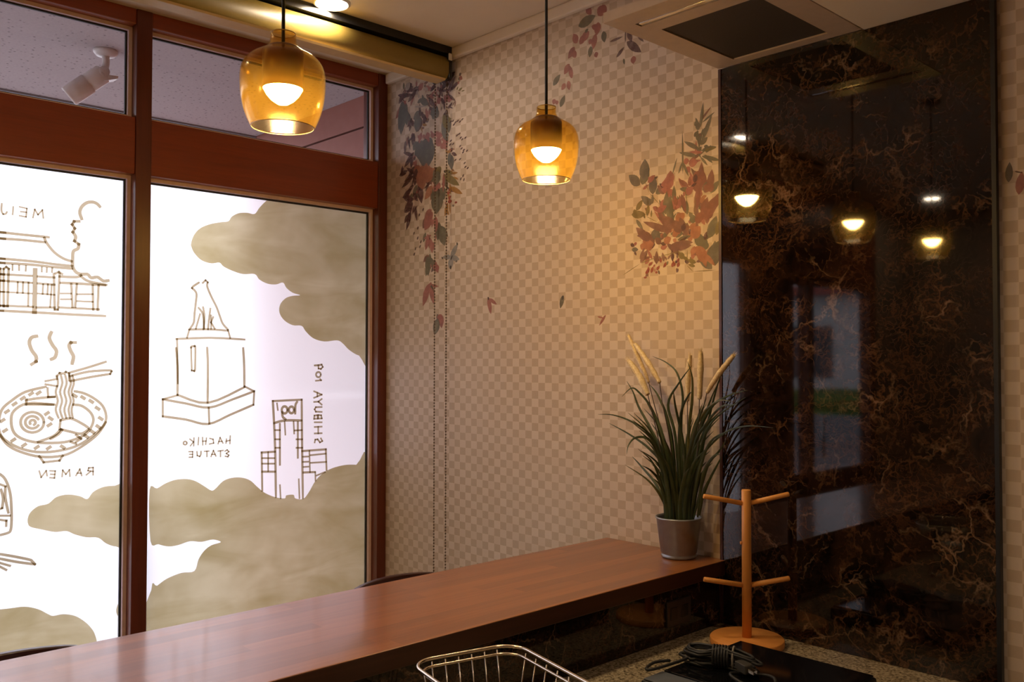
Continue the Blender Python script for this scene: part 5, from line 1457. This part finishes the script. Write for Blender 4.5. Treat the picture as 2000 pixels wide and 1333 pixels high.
# ------------------------------------------------------------------ potted grass
plant = thing('potted_grass', (-1.612, 2.205, 1.06), 'artificial grass with straw plumes in a small tin bucket on the bar', 'plant')
PX, PY = -1.612, 2.205
MB().lathe([(0.0, 1.0605), (0.048, 1.0605), (0.0505, 1.063), (0.0525, 1.066), (0.0505, 1.070), (0.0505, 1.074), (0.0535, 1.0765), (0.0660, 1.174), (0.0690, 1.177), (0.0690, 1.181), (0.0655, 1.181), (0.0640, 1.174), (0.0545, 1.09), (0.0, 1.09)], (PX, PY, 0), 44).build('tin_bucket', GALV, plant)
MB().lathe([(0.0, 1.168), (0.050, 1.166), (0.0625, 1.162), (0.0625, 1.155), (0.0, 1.155)], (PX, PY, 0), 24).build('soil', SOIL, plant)
def blade(pts, w, mat):
    P = smooth([Vector(p) for p in pts], 5)
    m = len(P); mb = MB()
    side0 = None
    for i in range(m):
        d = (P[min(i + 1, m - 1)] - P[max(i - 1, 0)]).normalized()
        s = d.cross(Vector((0.45, -0.89, 0.0)))
        if s.length < 0.2: s = d.cross(Vector((0, 0, 1)))
        s.normalize()
        nrm = s.cross(d).normalized()
        t = i / (m - 1)
        ww = w * 0.5 * (0.6 + 0.6 * min(1.0, t * 3)) * (1 - t ** 2.2) + 0.0003
        q = P[i]
        for v in (q - s * ww, q + nrm * ww * 0.35, q + s * ww):
            mb.v.append((v.x, min(v.y, YB - 0.004), v.z))
    for i in range(m - 1):
        for k in (0, 1):
            mb.face((3 * i + k, 3 * i + k + 1, 3 * i + k + 4, 3 * i + k + 3), 0, True)
    return mb.build('leaf', mat, plant)
for i, pts in enumerate(BLADES):
    blade(pts, 0.0080 if i % 3 else 0.0065, LEAF2 if i % 7 == 3 else LEAF)
rnd = random.Random(11)
for i in range(64):
    a = rnd.uniform(0, 2 * math.pi)
    r = 0.046 * math.sqrt(rnd.random())
    bx, by = PX + r * math.cos(a), PY + r * math.sin(a) * 0.9
    h = rnd.uniform(0.13, 0.36)
    out = rnd.uniform(0.02, 0.15) * (h / 0.3)
    aa = a + rnd.uniform(-0.5, 0.5)
    ex, ey = math.cos(aa), math.sin(aa)
    if ey > 0: ey *= 0.2
    tipx, tipy = bx + ex * out, min(by + ey * out, YB - 0.012)
    blade([(bx, by, 1.163), (bx + ex * out * 0.10, min(by + ey * out * 0.1, YB - 0.012), 1.163 + h * 0.4), (bx + ex * out * 0.45, min(by + ey * out * 0.45, YB - 0.012), 1.163 + h * 0.8), (tipx, tipy, 1.163 + h)], rnd.uniform(0.006, 0.0105), LEAF2 if i % 9 == 0 else LEAF)
for i, (stem, head, rad) in enumerate(PLUMES):
    rad *= 1.25
    st = MB().tube(smooth(stem, 5), 0.0014, 6).build('stem', STEMM, plant)
    P = smooth(head, 8); m = len(P)
    mb = MB()
    rr = random.Random(40 + i)
    mb.tube(P, [rad * (0.35 + 0.65 * math.sin(math.pi * min(1.0, (k / (m - 1)) * 0.72 + 0.14))) * rr.uniform(0.72, 0.9) for k in range(m)], 9)
    for k in range(230):
        t = rr.random(); j = min(m - 2, int(t * (m - 1)))
        q = P[j].lerp(P[j + 1], rr.random()); d = (P[j + 1] - P[j]).normalized()
        o = Vector((rr.uniform(-1, 1), rr.uniform(-1, 1), rr.uniform(-1, 1)))
        o = (o - d * o.dot(d)).normalized()
        L = rad * (0.35 + 0.65 * math.sin(math.pi * min(1.0, t * 0.72 + 0.14)))
        s = d.cross(o) * 0.0006
        a0, a1 = q + o * L * 0.5, q + o * L * 1.25 + d * rad * 1.6
        kk = len(mb.v)
        mb.v += [tuple(a0 - s), tuple(a0 + s), tuple(a1)]
        mb.face((kk, kk + 1, kk + 2))
    for n_, v in enumerate(mb.v):
        if v[1] > YB - 0.003: mb.v[n_] = (v[0], YB - 0.003, v[2])
    mb.build('plume', PLUMEM, st)

# ------------------------------------------------------------------ mug tree
MX, MY = -1.345, 2.147
mug = thing('mug_tree', (MX, MY, 0.875), 'light beech mug tree with round base and four pegs', 'mug tree')
MB().lathe([(0.0, 0.8755), (0.097, 0.8755), (0.0985, 0.878), (0.0985, 0.892), (0.096, 0.895), (0.0, 0.895)], (MX, MY, 0), 56).build('base', make_wood('beech_disc', (0.70, 0.29, 0.07), (0.55, 0.20, 0.045), 0, 0.42), mug)
MB().lathe([(0.0, 0.8952), (0.0128, 0.8952), (0.0128, 1.2915), (0.0115, 1.2935), (0.0, 1.2935)], (MX, MY, 0), 28).build('post', BEECH, mug)
rx, ry = 0.6863, 0.7273
for s, zr, rise in ((-1, 1.2545, 0.021), (1, 1.2545, 0.027), (-1, 1.0335, 0.017), (1, 1.0335, 0.020)):
    a = Vector((MX + s * rx * 0.0118, MY + s * ry * 0.0118, zr + rise * 0.1))
    b = Vector((MX + s * rx * 0.1165, MY + s * ry * 0.1165, zr + rise))
    MB().tube([a, a.lerp(b, 0.97), b], [0.0068, 0.0068, 0.0058], 16).build('peg', BEECH, mug)
MB().lathe([(0.0, 0.0), (0.0045, 0.0), (0.0045, 0.004), (0.0, 0.005)], (MX - 0.009, MY - 0.0095, 1.149), 12, axis=(-0.7, -0.71, 0)).build('pin', BEECH, mug)

# ------------------------------------------------------------------ induction cooker with its cord
ck = thing('induction_cooker', (-1.11, 1.80, 0.875), 'flat black induction cooker standing on the granite worktop', 'cooker')
box('case', (-1.292, 1.62, 0.882), (-0.93, 2.028, 0.920), BLACK, ck, 0.006)
box('glass_plate', (-1.286, 1.70, 0.9205), (-0.936, 2.022, 0.925), BLACKGLASS, ck, 0.002)
box('control_panel', (-1.286, 1.625, 0.9205), (-0.936, 1.695, 0.924), plain('grey_control_panel', (0.10, 0.11, 0.13), 0.25), ck, 0.002)
for x in (-1.27, -0.95):
    for y in (1.65, 2.0):
        MB().lathe([(0.0, 0.8755), (0.012, 0.8755), (0.014, 0.882), (0.0, 0.882)], (x, y, 0), 14).build('foot', BLACK, ck)
cord = thing('extension_lead', (-1.19, 1.80, 0.926), 'black power cord bundled with a tie on top of the cooker', 'cord')
mb = MB()
rc = random.Random(5)
cx, cy = -1.205, 1.805
for k in range(7):
    # long loops pinched at the tie in the middle
    pts = []
    ph = rc.uniform(-0.010, 0.010); lz = 0.931 + 0.0052 * k
    L = 0.108 + rc.uniform(-0.016, 0.012)
    wv = 0.036 + rc.uniform(-0.010, 0.016)
    for j in range(28):
        a = 2 * math.pi * j / 28
        u = L * math.cos(a); w = wv * math.sin(a) * (0.16 + 1.25 * abs(math.cos(a)) ** 1.2)
        z = lz + 0.012 * (1 - abs(math.cos(a))) * (1 if k > 2 else 0.2) + rc.uniform(-0.0015, 0.0015)
        U = u + ph
        pts.append((cx + U * 0.72 - w * 0.69, cy + U * 0.69 * 0.35 + w * 0.45, max(0.9295, z)))
    mb.tube(smooth(pts, 2, True), 0.0036, 7, True)
mb.build('cable', CORDM, cord)
tp = MB()
for k in range(6):
    tp.tube([Vector((cx - 0.012 + 0.006 * k, cy - 0.004 + 0.003 * k, 0.952)) + Vector((-0.42 * math.cos(t), 0.9 * math.cos(t), 0)) * 0.022 + Vector((0, 0, 0.024 * math.sin(t))) for t in [2 * math.pi * q / 18 for q in range(18)]], 0.0033, 6, True)
tp.build('wrapped_turns', CORDM, cord)
tie = [Vector((cx + 0.030, cy + 0.014, 0.952)) + Vector((-0.42 * math.cos(t), 0.9 * math.cos(t), 0)) * 0.0235 + Vector((0, 0, 0.0255 * math.sin(t))) for t in [2 * math.pi * q / 20 for q in range(20)]]
MB().tube(tie, 0.0025, 6, True).build('tie', plain('grey_tie', (0.22, 0.19, 0.16), 0.6), cord)
ring = [(-1.098 + 0.052 * math.cos(t) , 1.775 + 0.040 * math.sin(t), 0.934 + 0.004 * math.sin(2 * t)) for t in [2 * math.pi * q / 24 for q in range(24)]]
MB().tube(smooth(ring, 2, True), 0.0036, 7, True).build('loose_loop', CORDM, cord)
lp = [(-1.30, 1.742, 0.934), (-1.312, 1.70, 0.936), (-1.302, 1.655, 0.935), (-1.288, 1.66, 0.935), (-1.275, 1.73, 0.938), (-1.262, 1.785, 0.945), (-1.245, 1.80, 0.952)]
MB().tube(smooth(lp, 6), 0.0036, 7).build('loose_loop', CORDM, cord)
pd = Vector((0.97, -0.10, -0.16)).normalized()
ps = Vector((0.10, 0.97, 0.0)).normalized()
p0 = Vector((-1.150, 1.792, 0.953))
pm = MB()
k = 0
up_ = Vector((0, 0, 1))
for (t, hw, hh) in ((0.0, 0.007, 0.006), (0.012, 0.012, 0.009), (0.034, 0.013, 0.010), (0.036, 0.011, 0.008)):
    for a, b in ((-1, -1), (1, -1), (1, 1), (-1, 1)):
        pm.v.append(tuple(p0 + pd * t + ps * hw * a + up_ * hh * b))
pm.face((0, 1, 2, 3)); pm.face((12, 13, 14, 15))
for r_ in range(3):
    for q in range(4):
        pm.face((r_ * 4 + q, r_ * 4 + (q + 1) % 4, r_ * 4 + 4 + (q + 1) % 4, r_ * 4 + 4 + q))
plug = pm.build('plug', plain('grey_plug', (0.045, 0.042, 0.038), 0.4), cord, 0.001)
for s in (-0.0065, 0.0065):
    a = p0 + pd * 0.036 + ps * s
    bm_ = MB()
    for t in (0.0, 0.017):
        for q, w in ((-0.0008, -0.0035), (0.0008, -0.0035), (0.0008, 0.0035), (-0.0008, 0.0035)):
            bm_.v.append(tuple(a + pd * t + ps * q + up_ * w))
    bm_.face((0, 1, 2, 3)); bm_.face((4, 5, 6, 7))
    for q in range(4): bm_.face((q, (q + 1) % 4, 4 + (q + 1) % 4, 4 + q))
    bm_.build('prong', BRASS, plug)

# ------------------------------------------------------------------ dish rack
ZR = 1.06
rack = thing('dish_rack', (-1.24, 1.12, 0.875), 'stainless steel wire dish rack below the bar top', 'dish rack')
ux = Vector((0.973, -0.231, 0.0)); uy = Vector((0.231, 0.973, 0.0))      # long side, short side
o0 = Vector((-1.405, 1.055, 0.0))
LX, LY, RC = 0.42, 0.235, 0.050
def outline(inset, z, n=8):
    P = []
    for cxx, cyy, a0 in ((LX - RC, LY - RC, 0), (RC, LY - RC, 90), (RC, RC, 180), (LX - RC, RC, 270)):
        for k in range(n + 1):
            a = R(a0 + 90 * k / n)
            P.append(o0 + ux * (cxx + (RC - inset) * math.cos(a)) + uy * (cyy + (RC - inset) * math.sin(a)) + Vector((0, 0, z)))
    return P
MB().tube(outline(0.0, ZR), 0.0034, 10, True).build('rim', STEEL, rack)
MB().tube(outline(0.010, ZR - 0.012), 0.0027, 8, True).build('rim', STEEL, rack)
MB().tube(outline(0.034, 0.886), 0.0027, 8, True).build('base_loop', STEEL, rack)
def wire(a, b):
    top = o0 + ux * a[0] + uy * a[1] + Vector((0, 0, ZR - 0.004))
    bot = o0 + ux * b[0] + uy * b[1] + Vector((0, 0, 0.886))
    MB().tube([top, bot], 0.0015, 6).build('wire', STEEL, rack)
for k in range(6):
    y = 0.045 + k * 0.029
    wire((0.006, y), (0.036, y)); wire((LX - 0.006, y), (LX - 0.036, y))
for k in range(9):
    x = 0.055 + k * 0.039
    wire((x, LY - 0.006), (x, LY - 0.036)); wire((x, 0.006), (x, 0.036))
for k in range(12):
    x = 0.05 + k * 0.029
    a = o0 + ux * x + uy * 0.034 + Vector((0, 0, 0.886)); b = o0 + ux * x + uy * (LY - 0.034) + Vector((0, 0, 0.886))
    MB().tube([a, b], 0.0014, 6).build('floor_wire', STEEL, rack)
for k, (x, y) in enumerate(((0.05, 0.05), (LX - 0.05, 0.05), (0.05, LY - 0.05), (LX - 0.05, LY - 0.05))):
    q = o0 + ux * x + uy * y
    MB().lathe([(0.0, 0.8755), (0.007, 0.8755), (0.007, 0.884), (0.0, 0.884)], (q.x, q.y, 0), 10).build('foot', BLACK, rack)
bc = o0 + ux * 0.10 + uy * 0.105
cup = thing('cup', (bc.x, bc.y, 0.888), 'pale drinking cup standing inside the wire dish rack', 'cup')
MB().lathe([(0.0, 0.889), (0.026, 0.889), (0.032, 0.900), (0.037, 0.98), (0.038, 0.986), (0.036, 0.986), (0.030, 0.905), (0.0, 0.899)], (bc.x, bc.y, 0), 32).build('cup_body', PORC, cup)

# ------------------------------------------------------------------ bar stools
def stool(y, label):
    s = thing('bar_stool', (-2.22, y, 0.0), label, 'stool', 'bar stools on the window side')
    # curved backrest: arc in plan, gently arched top
    mb = MB(); n = 14
    for i in range(n + 1):
        t = -1 + 2 * i / n
        yy = y + 0.185 * t
        xx = -2.415 + 0.045 * t * t
        zt_ = 0.944 - 0.010 * t * t - (0.03 * max(0, abs(t) - 0.85) / 0.15)
        for dx, z in ((0.0, 0.80), (0.022, 0.80), (0.022, zt_), (0.0, zt_)):
            mb.v.append((xx + dx, yy, z))
    for i in range(n):
        for k in range(4):
            mb.face((4 * i + k, 4 * i + (k + 1) % 4, 4 * i + 4 + (k + 1) % 4, 4 * i + 4 + k), 0, k in (1, 3))
    mb.face((3, 2, 1, 0)); mb.face(tuple(4 * n + k for k in range(4)))
    mb.build('backrest', CHAIRM, s, 0.004)
    for d in (-0.12, 0.12):
        MB().tube([(-2.385, y + d, 0.715), (-2.395, y + d, 0.86)], 0.010, 10).build('back_post', BLACK, s)
    MB().lathe([(0.0, 0.690), (0.165, 0.690), (0.185, 0.700), (0.190, 0.716), (0.180, 0.728), (0.0, 0.732)], (-2.215, y, 0), 36).build('seat', CHAIRM, s)
    ringp = [(-2.215 + 0.185 * math.cos(q * math.pi / 12), y + 0.185 * math.sin(q * math.pi / 12), 0.26) for q in range(24)]
    MB().tube(ringp, 0.009, 8, True).build('footrest', BLACK, s)
    for a in (45, 135, 225, 315):
        c_, s_ = math.cos(R(a)), math.sin(R(a))
        MB().tube([(-2.215 + 0.12 * c_, y + 0.12 * s_, 0.69), (-2.215 + 0.215 * c_, y + 0.215 * s_, 0.0)], 0.012, 10).build('leg', BLACK, s)
stool(1.73, 'dark red bar stool nearest the wallpapered wall')
stool(0.60, 'dark red bar stool in front of the ramen window bay')
